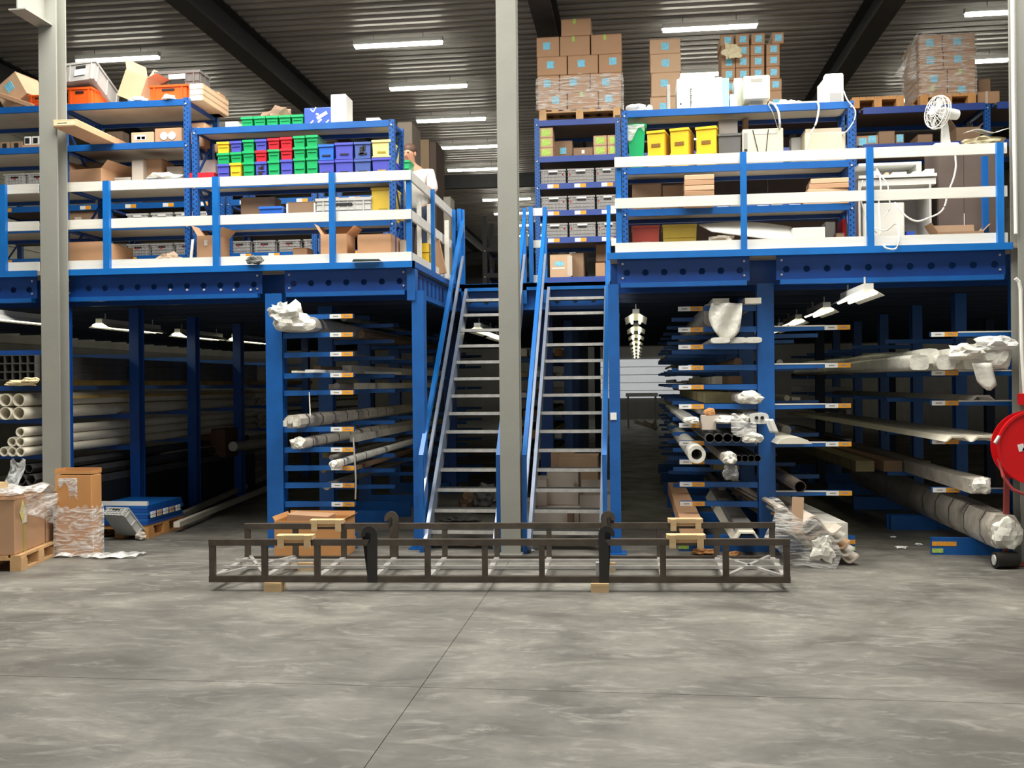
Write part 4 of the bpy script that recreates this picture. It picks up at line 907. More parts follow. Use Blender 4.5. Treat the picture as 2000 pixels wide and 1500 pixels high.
crumple('clear_wrap', 'crumpled clear wrap under the curved foam sheet', 'wrap', (AX(1410, 468, 10.05), 10.05, z), (.13, .1, .07), WRAPG, 51)
carton('grey carton behind the foam boards', 1612, 1632, 433, 10.25, z, .2, GREYL, plain=True)
carton('small brown carton beside the right post of the computer rack', 1634, 1650, 455, 10.1, z, .15, CARDD)
tag(MB().box(AX(1646, 440, 10.2), AX(1652, 440, 10.2), 10.2, 10.45, z, AZ(1648, 428, 10.2)).build('red_folder', RED), 'red-backed folder standing by the right post of the computer rack', 'folder')

# ------------------------------------------------------------------ tall crate rack behind the right stair
for row, (li, tag_) in enumerate(((2, 'upper'), (3, 'middle'), (4, 'lower'))):
    for i, (a, b) in enumerate(((1054, 1105), (1107.5, 1160), (1163, 1207))):
        x0, x1 = XP(a + row * 1.2, b + row * 1.2, 340, YDk)
        crate(f'grey ventilated crate, {("left","middle","right")[i]} in the {tag_} row of the tall crate rack', x0, x1, YDk + .03, .6, zd[li], zd[li] + .205, GREY, 'grey crates on the tall crate rack', tagm=PAPER, dot=(.88, .10, .10)[i], grid=True)
z = zd[1]; hb = .138
for i in range(3): carton(('bottom', 'middle', 'top')[i] + ' green-labelled carton of the left stack over the crates', 1053, 1080, 262, YDk + .03, z + i * hb, .4, CARDL, [(.5, .5, .13, .09, LGREEN)], h=hb - .003)
for i in range(2):
    for j, (a, b) in enumerate(((1159, 1185), (1186.5, 1212))): carton(f'green-labelled carton, {("lower","upper")[i]} {("left","right")[j]} of the block of four over the crates', a, b, 262, YDk + .03, z + i * hb, .4, CARDL, [(.5, .5, .12, .09, LGREEN), (.1 if j else .9, .5, .02, .03, LABELO)], h=hb - .003)
carton('low brown carton with a white label between the green-labelled stacks', 1120, 1158, 288, YDk + .05, z, .3, CARDD, [(.5, .5, .04, .05, PAPER)])
carton('dull carton with a blue sticker right of the left green-labelled stack', 1082, 1118, 275, YDk + .3, z, .3, CARDD, [(.5, .5, .09, .09, CYAN)])
z = zd[5] + 0.002
carton('light carton with a pale blue print at the head of the right stair', 1074, 1115, 497, YDk + .03, z, .4, CARDL, [(.45, .6, .12, .06, CYAN), (.95, .5, .07, .28, CARDW), (.4, .40, .18, .02, PAPER)])
carton('dark carton beside the light printed one at the stair head', 1118, 1140, 494, YDk + .2, z, .4, CARDD)
carton('brown carton right of the dark one at the stair head', 1163, 1182, 513, YDk + .03, z, .4, CARD)
carton('upper brown carton on the right at the stair head', 1164, 1186, 480, YDk + .3, z + .24, .3, CARDD, h=.24)
carton('carton with white and blue markings leaning by the right landing rail', 1186, 1198, 498, 12.4, DECK, .25, CARDW, [(.5, .5, .05, .15, CYAN)])
# stacks on top of the far rack
def stackbox(rows, Y, dep, mat, what, z0, group):
    """rows bottom-up of (height px list): each (list of (x0,x1)), top y"""
    z = z0
    for ri, (cells, yt) in enumerate(rows):
        z1 = AZ(sum(cells[0]) / 2, yt, Y)
        for ci, (a, b) in enumerate(cells):
            rowname = 'bottom row' if ri == 0 else ('top row' if ri == len(rows) - 1 else f'{["","second","third","fourth","fifth","sixth"][ri]} row up')
            colname = ('single brown carton' if len(cells) == 1 else ('left brown carton' if ci == 0 else ('right brown carton' if ci == len(cells) - 1 else ('middle brown carton' if len(cells) == 3 else ('inner left brown carton' if ci == 1 else 'inner right brown carton')))))
            st_ = random.choice([[(.62, .6, .10, .10, CYAN)], [(.45, .55, .10, .10, CYAN)], [(.5, .5, .10, .10, CYAN)], [(.45, .85, .04, .07, LGREEN)]])
            if b - a < 32: st_ = [(.55, .5, .09, .09, CYAN)]
            carton(f'{colname}, {rowname} of {what}', a, b, yt, Y + random.uniform(0, .02), z + .001, dep, mat, st_, group=group, h=z1 - z - .003)
        z = z1
zp = zd[0] + .002; zq = zp + .146
px_ = (AX(1053, 225, YDk) + AX(1212, 225, YDk)) / 2
pallet('wooden pallet under the tall carton stack on the crate rack', px_, YDk + .42, zp, AX(1212, 225, YDk) - AX(1053, 225, YDk), .84)
stackbox([([(1050, 1107), (1109, 1168), (1169.5, 1213)], 182), ([(1050, 1092), (1093.5, 1152), (1153.5, 1213)], 147), ([(1049, 1107), (1109, 1168), (1169.5, 1214)], 110), ([(1048, 1092), (1093.5, 1152), (1154.5, 1214)], 72), ([(1096, 1154)], 36)], YDk + .02, .8, CARD, 'the tall stack on the crate rack', zq, 'cartons of the tall stack')
x0, x1 = XP(1048, 1216, 190, YDk); ws = wrapshell('stretch_wrap', x0, x1, YDk + .005, YDk + .86, zq - .02, AZ(1130, 146, YDk), FILM, None, 5); tag(ws, 'clear stretch film wound round the lower tall carton stack', 'stretch film')
stackbox([([(1270, 1328)], 188), ([(1272, 1329)], 141), ([(1270, 1330)], 104), ([(1269, 1329)], 75)], YDk + .15, .6, CARDL, 'the single column behind the printer box', zd[0] + .002, 'cartons of the single column')
c0 = [(1413, 1440), (1441, 1468), (1470, 1497), (1501, 1527)]
rows = []
for i, yt in enumerate((202, 180, 157, 133, 110, 89)):
    rows.append(([(a + (0 if i < 3 else -4), b + (0 if i < 3 else -4)) for a, b in c0], yt))
rows.append(([(1407, 1433), (1437, 1463), (1467.5, 1494), (1508, 1531)], 67))
stackbox(rows[1:], YDk + .2, .5, CARD, 'the small-carton block behind the beige monitor', zd[0] + .002, 'small cartons of the block')
crumple('cream_strap', 'loose cream packing strip across the block of small cartons', 'strap', (AX(1430, 95, YDk), YDk + .08, AZ(1430, 112, YDk)), (.12, .03, .1), CREAM, 61, .5)
# wrapped stack at far right
x0, x1 = XP(1797, 1906, 150, YDk); zf = zd[0] - .008
pallet('wooden pallet under the film-wrapped stack behind the fan', (x0 + x1) / 2, YDk + .42, zf, x1 - x0, .84, 0, ORANGEWOOD)
stackbox([([(1798, 1850), (1852, 1905)], 170), ([(1798, 1850), (1852, 1905)], 136), ([(1797, 1842), (1844, 1905)], 102), ([(1796, 1840), (1842, 1904)], 68)], YDk + .02, .8, CARD, 'the film-wrapped stack behind the fan', zf + .146, 'cartons of the wrapped stack')
ws = wrapshell('stretch_wrap', x0 - .01, x1 + .012, YDk + .005, YDk + .86, zf + .13, AZ(1850, 66, YDk), FILM, None, 9); tag(ws, 'clear stretch film wound round the stack behind the fan', 'stretch film')
cloth('loose_film', lambda u, v: (x0 - .02 - (.30 * u) * (v ** .8), YDk + .1 + .12 * math.sin(6 * u), AZ(1790, 70, YDk) + .1 * math.sin(3 * v) * (1 - u) - v * (.55) + .05 * math.sin(9 * u + 5 * v)), 8, 8, FILM, None, 'loose flap of film hanging off the wrapped stack', 'film', .002)
cloth('loose_film', lambda u, v: (x0 + (x1 - x0) * u, YDk + .05 + .6 * v, AZ(1850, 66, YDk) + .01 + .10 * math.sin(math.pi * v) * (.6 + .4 * math.sin(7 * u))), 10, 6, FILM, None, 'loose film bunched on top of the wrapped stack', 'film', .002)
xa, xb = XP(1664, 1766, 200, YDk)
pallet('empty orange wooden pallet between the lone monitor and the fan', (xa + xb) / 2, YDk + .42, zf, xb - xa, .84, 0, ORANGEWOOD)
carton('brown carton right of the wrapped stack', 1910, 1953, 178, YDk + .05, zf, .4, CARD, [(.4, .5, .03, .16, CARDW)])
carton('dark brown carton on the carton right of the wrapped stack', 1911, 1935, 154, YDk + .2, AZ(1930, 178, YDk) + .003, .3, CARDD)
z = zd[1]
for i, (a, b, yt, st_) in enumerate(((1672, 1716, 265, [(.3, .4, .10, .10, CYAN), (.72, .6, .10, .10, CYAN)]), (1717, 1748, 256, None), (1750, 1766, 262, [(.5, .6, .08, .1, CYAN)]), (1793, 1822, 262, None))):
    carton(('carton with two blue stickers right of the rack post', 'brown carton beside the two-sticker carton', 'narrow carton with a blue sticker left of the fan', 'brown carton behind the fan foot')[i] + ' on the far rack', a, b, yt, YDk + .05, z, .4, CARDD if i else CARD, st_)
carton('folded brown cardboard tray behind the fan', 1868, 1915, 248, YDk - .1 + .15, z, .5, CARDD, openf=True)
# desk, cabinet, fan
t = thing('brown_cabinet', 'tall dull brown two-door cabinet behind the right rail', 'cabinet', (AX(1895, 400, 10.5), 10.4, DECK)); xa, xb = XP(1832, 1962, 400, 10.4); zt = AZ(1890, 283, 10.4); xm = AX(1883, 400, 10.4)
MB().box(xa, xb, 10.42, 10.85, DECK, zt).build('carcass', TANPANEL, t); MB().box(xa + .004, xm - .002, 10.40, 10.42, DECK + .03, zt - .01).build('door', TANPANEL, t); MB().box(xm + .002, xb - .004, 10.40, 10.42, DECK + .03, zt - .01).build('door', TANPANEL, t)
MB().box(xm - .004, xm + .004, 10.392, 10.40, DECK + .1, DECK + .42).build('edge_strip', GREYL, t)
zt_c = zt
xa, xb = XP(1918, 1929, 400, 10.15); tag(MB().box(xa, xb, 10.12, 10.17, DECK, AZ(1924, 306, 10.15)).build('blue_post', BLUE), 'blue post between the cabinet and the right rail', 'post')
t = thing('computer_desk', 'white computer desk with a raised shelf behind the right rail', 'desk', (AX(1755, 400, 10.5), 10.3, DECK)); xa, xb = XP(1676, 1829, 345, 10.3); zt = AZ(1755, 341, 10.3)
MB().box(xa, xb, 10.28, 10.8, zt - .03, zt).build('desk_top', OFFW, t); MB().box(xa, xb - .005, 10.30, 10.8, zt - .105, zt - .04).build('keyboard_shelf', OFFW, t)
MB().box(xa, xa + .02, 10.3, 10.8, DECK, zt - .105).build('side_panel', OFFW, t); MB().box(xb - .07, xb - .05, 10.3, 10.8, DECK, zt - .105).build('side_panel', GREYL, t); MB().box(xa, xb - .05, 10.74, 10.76, DECK + .1, zt - .105).build('back_panel', GREY, t)
xs2 = AX(1800, 330, 10.5); MB().box(xa + .05, xs2, 10.5, 10.8, zt + .14, zt + .165).build('raised_shelf', OFFW, t); MB().box(xs2 - .05, xs2, 10.5, 10.8, zt, zt + .14).build('shelf_side', GREYL, t); MB().box(xa + .05, xs2 - .05, 10.78, 10.8, zt, zt + .14).build('shelf_back', GREY, t)
for i, (a, b, h) in enumerate(((1700, 1716, .05), (1728, 1735, .03), (1742, 1770, .03), (1782, 1795, .03), (1806, 1824, .05))):
    xx0, xx1 = XP(a, b, 335, 10.34); tag(MB().box(xx0, xx1, 10.32, 10.45, zt, zt + h).build('desk_item', OFFW if i != 1 else CARDL, bev=.004), ('white plug box at the left of the desk top', 'small peach box on the desk top', 'flat white keyboard on the desk top', 'white computer mouse on the desk top', 'white cup box at the right corner of the desk top')[i], ('plug box', 'small box', 'keyboard', 'mouse', 'small box')[i])
t = thing('computer_tower', 'white computer tower standing under the desk', 'computer', (AX(1730, 440, 10.4), 10.36, DECK)); xx0, xx1 = XP(1686, 1767, 430, 10.36)
MB().box(xx0, xx1, 10.36, 10.7, DECK, AZ(1730, 396, 10.36)).build('case', OFFW, t, bev=.01); MB().box(xx0 + .02, xx1 - .02, 10.355, 10.36, DECK + .14, DECK + .145).build('seam', GREY, t)
xx0, xx1 = XP(1770, 1786, 430, 10.5)
for i in range(4): tag(MB().box(xx0, xx1, 10.5, 10.65, DECK + i * .07, DECK + .06 + i * .07).build('box_file', (BLUEBOX, PAPER, CARDL, BLUEBOX)[i]), ('blue box lowest under the desk', 'white box second from the bottom under the desk', 'peach box third from the bottom under the desk', 'blue box topmost under the desk')[i], 'box')
carton('open tan carton with a torn edge in front of the brown cabinet', 1832, 1922, 452, 10.05, DECK, .26, CARDD, openf=True)
# fan
t = thing('desk_fan', 'white desk fan standing on the brown cabinet', 'fan', (AX(1845, 280, 10.45), 10.55, zt_c)); fx = AX(1847, 280, 10.5); fy = 10.55; hub = at(1836, 220, fy - .08); hub = Vector(hub)
MB().quadbox([(fx - .15, fy - .12, zt_c), (fx + .13, fy - .12, zt_c), (fx + .13, fy + .1, zt_c), (fx - .15, fy + .1, zt_c), (fx - .11, fy - .09, zt_c + .045), (fx + .11, fy - .09, zt_c + .045), (fx + .11, fy + .08, zt_c + .045), (fx - .11, fy + .08, zt_c + .045)]).build('base', OFFW, t, bev=.006)
zs_ = hub.z - .06
MB().quadbox([(fx - .03, fy - .03, zt_c + .04), (fx + .06, fy - .03, zt_c + .04), (fx + .06, fy + .03, zt_c + .04), (fx - .03, fy + .03, zt_c + .04), (fx - .02, fy - .025, zs_), (fx + .03, fy - .025, zs_), (fx + .03, fy + .025, zs_), (fx - .02, fy + .025, zs_)]).build('stem', OFFW, t, bev=.006)
ax = Vector((-.92, -.38, .05)).normalized()
mo = MB().cyl(hub - ax * .03, hub - ax * .20, .062, 14, 0, .052).build('motor_housing', OFFW, t, True)
u = ax.cross(Vector((0, 0, 1))).normalized(); v = u.cross(ax).normalized()
def ring(c_, r_, n=28): return [c_ + (u * math.cos(2 * math.pi * i / n) + v * math.sin(2 * math.pi * i / n)) * r_ for i in range(n + 1)]
gm = MB()
for (o_, r_) in ((.06, .155), (-.005, .155), (.028, .165)): gm.path(ring(hub + ax * o_, r_), .006, 6)
for (o_, r_) in ((.075, .10), (.085, .05)): gm.path(ring(hub + ax * o_, r_, 20), .0025, 5)
for i in range(20):
    a_ = 2 * math.pi * i / 20; d_ = u * math.cos(a_) + v * math.sin(a_)
    gm.path([hub + ax * .088 + d_ * .03, hub + ax * .078 + d_ * .10, hub + ax * .06 + d_ * .155, hub - ax * .005 + d_ * .155, hub - ax * .03 + d_ * .06], .0022, 4)
gm.cyl(hub + ax * .082, hub + ax * .094, .032, 14); gm.build('guard', OFFW, t)
MB().cyl(hub + ax * .01, hub + ax * .06, .028, 12).build('hub', GREYL, t)
for i in range(4):
    a_ = R(90) * i + .4; d_ = u * math.cos(a_) + v * math.sin(a_); e_ = ax.cross(d_)
    P4 = [hub + ax * .025 + d_ * .03 - e_ * .02, hub + ax * .02 + d_ * .13 - e_ * .05, hub + ax * .045 + d_ * .135 + e_ * .045, hub + ax * .05 + d_ * .03 + e_ * .02]
    MB().quadbox(P4 + [q + ax * .004 for q in P4]).build('blade', GREYL, t)
cable('white fan cord looping down behind the right rail', [(fx + .1, fy - .12, zt_c + .01), at(1866, 300, 9.95), at(1867, 325, 9.9), at(1862, 350, 9.9), at(1851, 378, 9.9), at(1846, 400, 9.9), at(1836, 415, 9.9), at(1815, 425, 9.9), at(1792, 432, 9.9), at(1772, 424, 9.9), at(1757, 408, 9.95), at(1748, 396, 10.1)], .009)
cable('white cable hanging from the desk past the blue post', [at(1714, 332, 10.25), at(1722, 345, 10.2), at(1733, 360, 10.15), at(1736, 385, 10.1), at(1738, 405, 10.1), at(1727, 424, 10.1)], .006)
cable('white cable running straight down under the desk', [at(1712, 330, 10.25), at(1719, 350, 10.2), at(1720, 375, 10.15), at(1716, 400, 10.1), at(1718, 430, 10.0), at(1719, 458, 9.9)], .008)
cable('white cable loop hanging over the platform edge', [at(1708, 445, 9.9), at(1730, 450, 9.8), at(1748, 437, 9.75), at(1755, 445, 9.7), at(1755, 470, 9.46), at(1751, 484, 9.44), at(1742, 487, 9.44), at(1730, 484, 9.44), at(1725, 478, 9.47)], .009)
cable('grey cable bundle beside the desk left end', [at(1685, 352, 10.2), at(1680, 380, 10.1), at(1690, 420, 10.0), at(1700, 440, 9.95), at(1712, 455, 9.9)], .006, CABLED)
t = crumple('paper_pile', 'pile of crumpled papers and card on the brown cabinet', 'papers', (AX(1925, 272, 10.55), 10.6, zt_c), (.20, .16, .07), CREAM, 71, .25)
cloth('paper_sheet', lambda u_, v_: (AX(1895, 260, 10.4) + .40 * u_, 10.42 + .2 * v_, zt_c + .14 + .02 * math.sin(8 * u_) + .03 * v_), 10, 3, PAPER, t, None, None, .004)

# ------------------------------------------------------------------ cantilever racks under the deck
def cantilever(label, xu, wu, Y0, nY, dY, right=None, left=None, zr=(), zl=(), ht=2.6, lab=True, base=True, top=0, mat=BLUE, strip=()):
    t = thing('cantilever_rack', label, 'cantilever rack', (xu, Y0, 0)); fu = None; fa = {}
    for k in range(nY):
        y = Y0 + dY * k
        if fu is None:
            mb = MB(); mb.box(xu - wu / 2, xu + wu / 2, y, y + .012, 0, ht); mb.box(xu - wu / 2, xu + wu / 2, y + .13, y + .14, 0, ht); mb.box(xu - wu / 2 + .012, xu - wu / 2 + .024, y + .012, y + .13, 0, ht); mb.box(xu + wu / 2 - .024, xu + wu / 2 - .012, y + .012, y + .13, 0, ht)
            fu = mb.build('upright', mat, t, origin=(xu, y, 0)); up = fu
        else: up = inst(fu, t, Vector((0, dY * k, 0)))
        for sd_, L_, zz in ((1, right, zr), (-1, left, zl)):
            if not L_: continue
            for z in zz:
                key = (sd_,)
                loc = Vector((sd_ * wu / 2, dY * k, z))
                if key not in fa:
                    m = MB(); a = xu + sd_ * wu / 2
                    m.quadbox([(a, y + .03, z - .055), (a + sd_ * L_, y + .03, z - .042), (a + sd_ * L_, y + .09, z - .042), (a, y + .09, z - .055), (a, y + .03, z), (a + sd_ * L_, y + .03, z), (a + sd_ * L_, y + .09, z), (a, y + .09, z)])
                    o = m.build('arm', mat, t, origin=(a, y, z))
                    e0, e1 = a + sd_ * L_, a + sd_ * (L_ - .24); m = MB()
                    wsd = sd_ if True else 1
                    m.box(e0, (e0 + e1) / 2, y + .026, y + .03, z - .046, z - .002, 1 if sd_ > 0 else 0); m.box((e0 + e1) / 2, e1, y + .026, y + .03, z - .046, z - .002, 0 if sd_ > 0 else 1)
                    xm_ = (e0 + e1) / 2
                    for q in ((xm_ - .085, xm_ - .03), (xm_ + .03, xm_ + .085)): m.box(q[0], q[1], y + .0255, y + .026, z - .030, z - .019, 2)
                    lo = m.build('location_label', [PAPER, LABELO, GREY], o); so_ = MB().box(a, e1, y + .026, y + .03, z - .012, z + .001).build('white_strip', WHITE, o) if sd_ in strip else None; fa[key] = (o, lo, so_); o.location = loc
                else:
                    o = inst(fa[key][0], t, loc)
                    if k < 1 and lab:
                        inst(fa[key][1], o, fa[key][1].location)
                        if fa[key][2]: inst(fa[key][2], o, fa[key][2].location)
        if base:
            for sd_, L_ in ((1, right), (-1, left)):
                if L_:
                    a = xu + sd_ * wu / 2; bo = MB().box(a, a + sd_ * (L_ + .02), y + .0, y + .06, 0, .16).build('base_beam', BLUE, t)
                    if k == 0:
                        e0 = a + sd_ * (L_ + .02); m = MB(); m.box(e0, e0 - sd_ * .22, y - .004, y, .085, .125, 0); m.box(e0, e0 - sd_ * .10, y - .004, y, .02, .06, 1); m.build('location_label', [LABELO, LGREEN], bo)
    return t
YE0 = 9.80
wE = AX(552, 800, YE0) - AX(520, 800, YE0); xE = AX(536, 800, YE0); LE = AX(690, 800, YE0) - AX(553, 800, YE0)
zE = [AZ(650, y - 4, YE0) for y in (617, 653, 691, 732, 766, 838, 878, 914, 948, 985)]
cantilever('blue cantilever rack with ten labelled arms left of the stairs', xE, wE, YE0, 6, 1.7, right=LE, zr=zE)
YF = 9.86
wF = AX(1513, 800, YF) - AX(1480, 800, YF); xF = AX(1497, 800, YF); LFl = AX(1481, 800, YF) - AX(1327, 800, YF); LFr = AX(1663, 800, YF) - AX(1513, 800, YF)
zFl = [AZ(1400, y - 4, YF) for y in (601, 642, 676, 717, 755, 793, 830, 865, 902, 946, 984)]
zFr = [AZ(1590, y - 5, YF) for y in (640, 714, 793, 868, 964)]
cantilever('blue double-sided cantilever rack right of the aisle', xF, wF, YF, 6, 1.7, right=LFr, left=LFl, zr=zFr, zl=zFl, strip=(1,))
YG = 9.80
xG = AX(1990, 800, YG) + .02; LG = xG - .06 - AX(1822, 800, YG)
zG = [AZ(1890, y - 5, YG) for y in (652, 728, 787, 863, 958)]
cantilever('blue cantilever rack beside the red hose reel', xG, .12, YG, 6, 1.7, left=LG, zl=zG, strip=(-1,))
YP0 = 9.72; xP = AX(126, 760, YP0) - .05
zP = [AZ(38, y - 4, YP0) for y in (688, 758, 822, 892)]
cantilever('dark blue cantilever pipe rack behind the left grey column', xP, .12, YP0, 6, 1.55, left=1.05, zl=zP, lab=False, mat=DBLUE, base=False)

# ------------------------------------------------------------------ stock on the pipe rack
def pipe_y(label, px, py, Y, L_, ro, ri, mat, n=16, group=None, name='plastic_pipe', cat='pipe', dz=0.0, dx=0.0):
    p = Vector(at(px, py, Y)); q = p + Vector((dx, L_, dz))
    o = MB().pipe(p, q, ro, ri, n).build(name, mat, None, True); return tag(o, label, cat, group)
def pipe_w(label, x, z, Y, L_, ro, ri, mat, n=16, group=None, name='plastic_pipe', cat='pipe'):
    o = MB().pipe((x, Y, z), (x, Y + L_, z), ro, ri, n).build(name, mat, None, True); return tag(o, label, cat, group)
ro = .066
zb0 = zP[2]; xr = AX(40, 800, 9.45)
for i in range(4):
    for j in range(2):
        if i > 1 and j == 1 and i == 3: continue
        pipe_w(('lower' if j == 0 else 'upper') + ' wide cream plastic pipe, ' + ('nearest the grey column', 'second from the grey column', 'third from the grey column', 'fourth from the grey column')[i], xr - i * (2 * ro + .003), zb0 + ro + j * 2 * ro + .003 * j, 9.42 - .02 * i, 6.2, ro, ro - .008, PVC, group='wide cream pipes')
rs = .050; zb1 = zP[3]
for (i, j) in ((0, 0), (1, 0), (2, 0), (0, 1), (1, 1), (0, 2)):
    pipe_w(f'cream square-edged pipe, {("lowest","middle","topmost")[j]} layer, {("first","second","third")[i]} from the grey column', AX(43, 860, 9.45) - i * (2 * rs + .004), zb1 + rs + j * 2 * rs, 9.42 + .02 * i, 6.2, rs, rs - .012, PVC, 12, 'cream pipes on the lower arm')
for (i, j) in [(a_, b_) for b_ in range(3) for a_ in range(5)]:
    s_ = .083; a = AX(72, 710, 9.45) - i * s_ - s_; b = zP[1] + .06 + j * (s_ + .002); mb = MB()
    o_ = [(a, b), (a + s_ - .003, b), (a + s_ - .003, b + s_), (a, b + s_)]; k = .006; i_ = [(a + k, b + k), (a + s_ - .003 - k, b + k), (a + s_ - .003 - k, b + s_ - k), (a + k, b + s_ - k)]
    mb.rings([[(x, 9.42, z) for x, z in i_], [(x, 9.42, z) for x, z in o_], [(x, 15.4, z) for x, z in o_], [(x, 15.4, z) for x, z in i_], [(x, 9.42, z) for x, z in i_]], 0, True, False)
    tag(mb.build('square_tube', DKALU), f'dark hollow square tube, {("lower","middle","upper")[j]} layer, {("first","second","third","fourth","fifth")[i]} from the grey column', 'metal tube', 'dark square tubes')
crumple('paper_wrap', 'torn cream wrapping paper under the dark square tubes', 'wrap', (AX(40, 755, 9.42), 9.43, zP[1]), (.18, .06, .03), WRAPY, 81, .35)
crumple('paper_wrap', 'torn cream paper end poking past the grey column', 'wrap', (AX(58, 745, 9.38), 9.4, zP[1] + .02), (.09, .05, .035), WRAPY, 84, .45)
for i in range(5):
    r_ = .06 if i < 3 else .05
    pipe_w(f'black hexagonal tube, {("first","second","third","fourth","fifth")[i]} from the grey column in the bottom heap', AX(60, 940, 9.5) - (i % 3) * .125 - (.06 if i > 2 else 0), (.72 if i < 3 else .83), 9.5 + .02 * i, 5.8, r_, r_ - .006, DKALU, 6, 'black tubes', 'metal_tube', 'metal tube')
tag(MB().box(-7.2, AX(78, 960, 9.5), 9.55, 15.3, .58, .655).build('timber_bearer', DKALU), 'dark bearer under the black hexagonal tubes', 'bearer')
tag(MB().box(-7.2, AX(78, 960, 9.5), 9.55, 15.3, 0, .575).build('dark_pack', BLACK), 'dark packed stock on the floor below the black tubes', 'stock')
cloth('film_strip', lambda u, v: (AX(2 + 30 * u, 930, 9.36) + .1 * (1 - v), 9.36 + .03 * math.sin(7 * v), AZ(10, 900, 9.36) - .40 * v + .03 * math.sin(9 * u)), 5, 8, FILML, None, 'crumpled clear film hanging in front of the black tubes', 'film', .002)
# long stock seen from the side behind the column: upper arms
for i, (dz, r_, mt, lb_) in enumerate(((.0, .05, YSTOCK, 'orange-yellow plank stock on the second arm of the pipe rack'), )):
    stock(lb_, (xP - .35, 10.2, zP[1] + .0), (xP - .35, 18.5, zP[1]), rect(.3, .07), mt)
stock('yellow plank stock just below the second arm of the pipe rack', (xP - .2, 9.9, zP[1] - .14), (xP - .2, 18.2, zP[1] - .14), rect(.12, .03), YSTOCK)
for i in range(3):
    stock(f'dull pipe in the third bay of the pipe rack, {("lowest","middle","topmost")[i]} of three', (xP - .28, 12.5, .55 + .12 * i), (xP - .28, 18.5, .55 + .12 * i), circ(.055), (PVCD, OLIVE, PVCD)[i], 'dull pipes low on the pipe rack', 'plastic_pipe', cat='pipe')
    pipe_w(f'grey pipe low on the pipe rack, {("lowest","middle","topmost")[i]} of the three by the column', xP - .25 - .03 * i, .28 + .115 * i, 9.9, 6.0, .052, .046, (PVCD, ALU, PVCD)[i], 12, 'grey pipes low on the pipe rack')
for j in range(3):
    for i in range(2):
        pipe_w(f'cream pipe in the far bays of the pipe rack, {("lower","middle","upper")[j]} {("outer","inner")[i]}', xP - .15 - i * .14, zP[2 if j == 2 else 3] + .066 + (0 if j != 1 else .13), 15.8, 6.0, .062, .055, PVC, 12, 'cream pipes in the far bays')
for i, (p, q) in enumerate((((345, 1030), (540, 950)), ((352, 1012), (530, 930)), ((372, 980), (500, 935)))):
    a = onz(*p, .06); b = onz(*q, .06)
    stock(('long pale profile lying nearest on the floor of the left bay', 'second long pale profile on the floor of the left bay', 'third pale profile on the floor of the left bay behind the blue sheets')[i], a, b, rect(.07, .06), (PVC, PVCD, PVCD)[i], 'pale profiles on the left bay floor')
stock('grey wrapped roll on a rack arm deep in the left bay', at(455, 872, 13.6), at(545, 864, 15.5), circ(.07), WRAPG, cat='roll')
carton('dark brown carton deep in the left bay', 385, 440, 838, 13.9, .62, .5, M('deep_carton', (.12, .06, .035), .8, 0, .1))

# ------------------------------------------------------------------ stock on the rack left of the stairs
def bundle(label, px, py, Y, L_, wd, ht, mat=WRAPW, straps=0, end=True, dx=0.0, dz=0.0, seed=1, cat='wrapped bundle', name='wrapped_bundle', sec=None, zb=None, group=None, strapmat=STRAP):
    p = Vector(at(px, py, Y))
    if zb is not None: p.z = zb
    q = p + Vector((dx, L_, dz)); t = thing(name, label, cat, p, group); rnd = random.Random(seed); mb = MB(); sec = sec or oval(wd, ht); P_, Q_, a, b = mb.frame(p, q); rs = []; N_ = 12
    for i in range(N_ + 1):
        f = i / N_; o = P_.lerp(Q_, f)
        rs.append([o + a * (sx * (1 + rnd.uniform(-.04, .04))) + b * (sz * (1 + rnd.uniform(-.05, .05))) for sx, sz in sec])
    mb.rings(rs); mb.build('wrapping', mat, t, True)
    for k in range(straps):
        f = (.25 + k * .45) / L_; o = P_.lerp(Q_, f); d = (Q_ - P_).normalized() * .012
        sm = MB(); rr = [[o + s_ * d + a * (sx * 1.05) + b * (sz * 1.06 - ht * .02) for sx, sz in sec] for s_ in (-1, 1)]; sm.rings(rr, 0, True, False).build('strap', strapmat, t)
    if end: crumple('crumpled_end', None, None, p + Vector((0, .0, 0)), (wd * .52, .07, ht * .62), WRAPW, seed + 3, .22, 3, t)
    return t
bundle('grey wrapped flat bundle on the top arms left of the stairs, white crumpled end', 575, 652, 9.62, 6.0, .40, .16, WRAPG, 0, True, seed=4, zb=zE[1] + .002)
crumple('white_wrap_end', 'bunched white wrap sticking out at the top of the rack left of the stairs', 'wrap', (AX(557, 630, 9.58), 9.6, zE[1] + .02), (.16, .10, .13), WRAPW, 91, .45)
crumple('white_wrap_end', 'small white wrap tuft over the topmost arm left of the stairs', 'wrap', (AX(545, 610, 9.55), 9.58, zE[0] - .03), (.10, .06, .07), OFFW, 95, .5)
stock('white thin profile on the fourth arm left of the stairs', (AX(575, 728, 9.6), 9.6, zE[3] + .002), (AX(575, 728, 9.6) + .25, 12.5, zE[3] + .002), rect(.06, .02), PVC)
stock('second white thin profile beside it on the fourth arm', (AX(605, 728, 9.62), 9.62, zE[3] + .002), (AX(605, 728, 9.62) + .2, 12.5, zE[3] + .002), rect(.10, .03), OFFW)
def hexs(w_, h): return [(-w_ * .5, h * .28), (-w_ * .3, 0), (w_ * .3, 0), (w_ * .5, h * .28), (w_ * .5, h * .72), (w_ * .3, h), (-w_ * .3, h), (-w_ * .5, h * .72)]
t = bundle('upper strapped bundle of profiles on the sixth arm left of the stairs', 572, 838, 9.52, 6.0, .16, .125, WRAPG, 9, False, seed=14, zb=zE[5] + .002, sec=hexs(.17, .13))
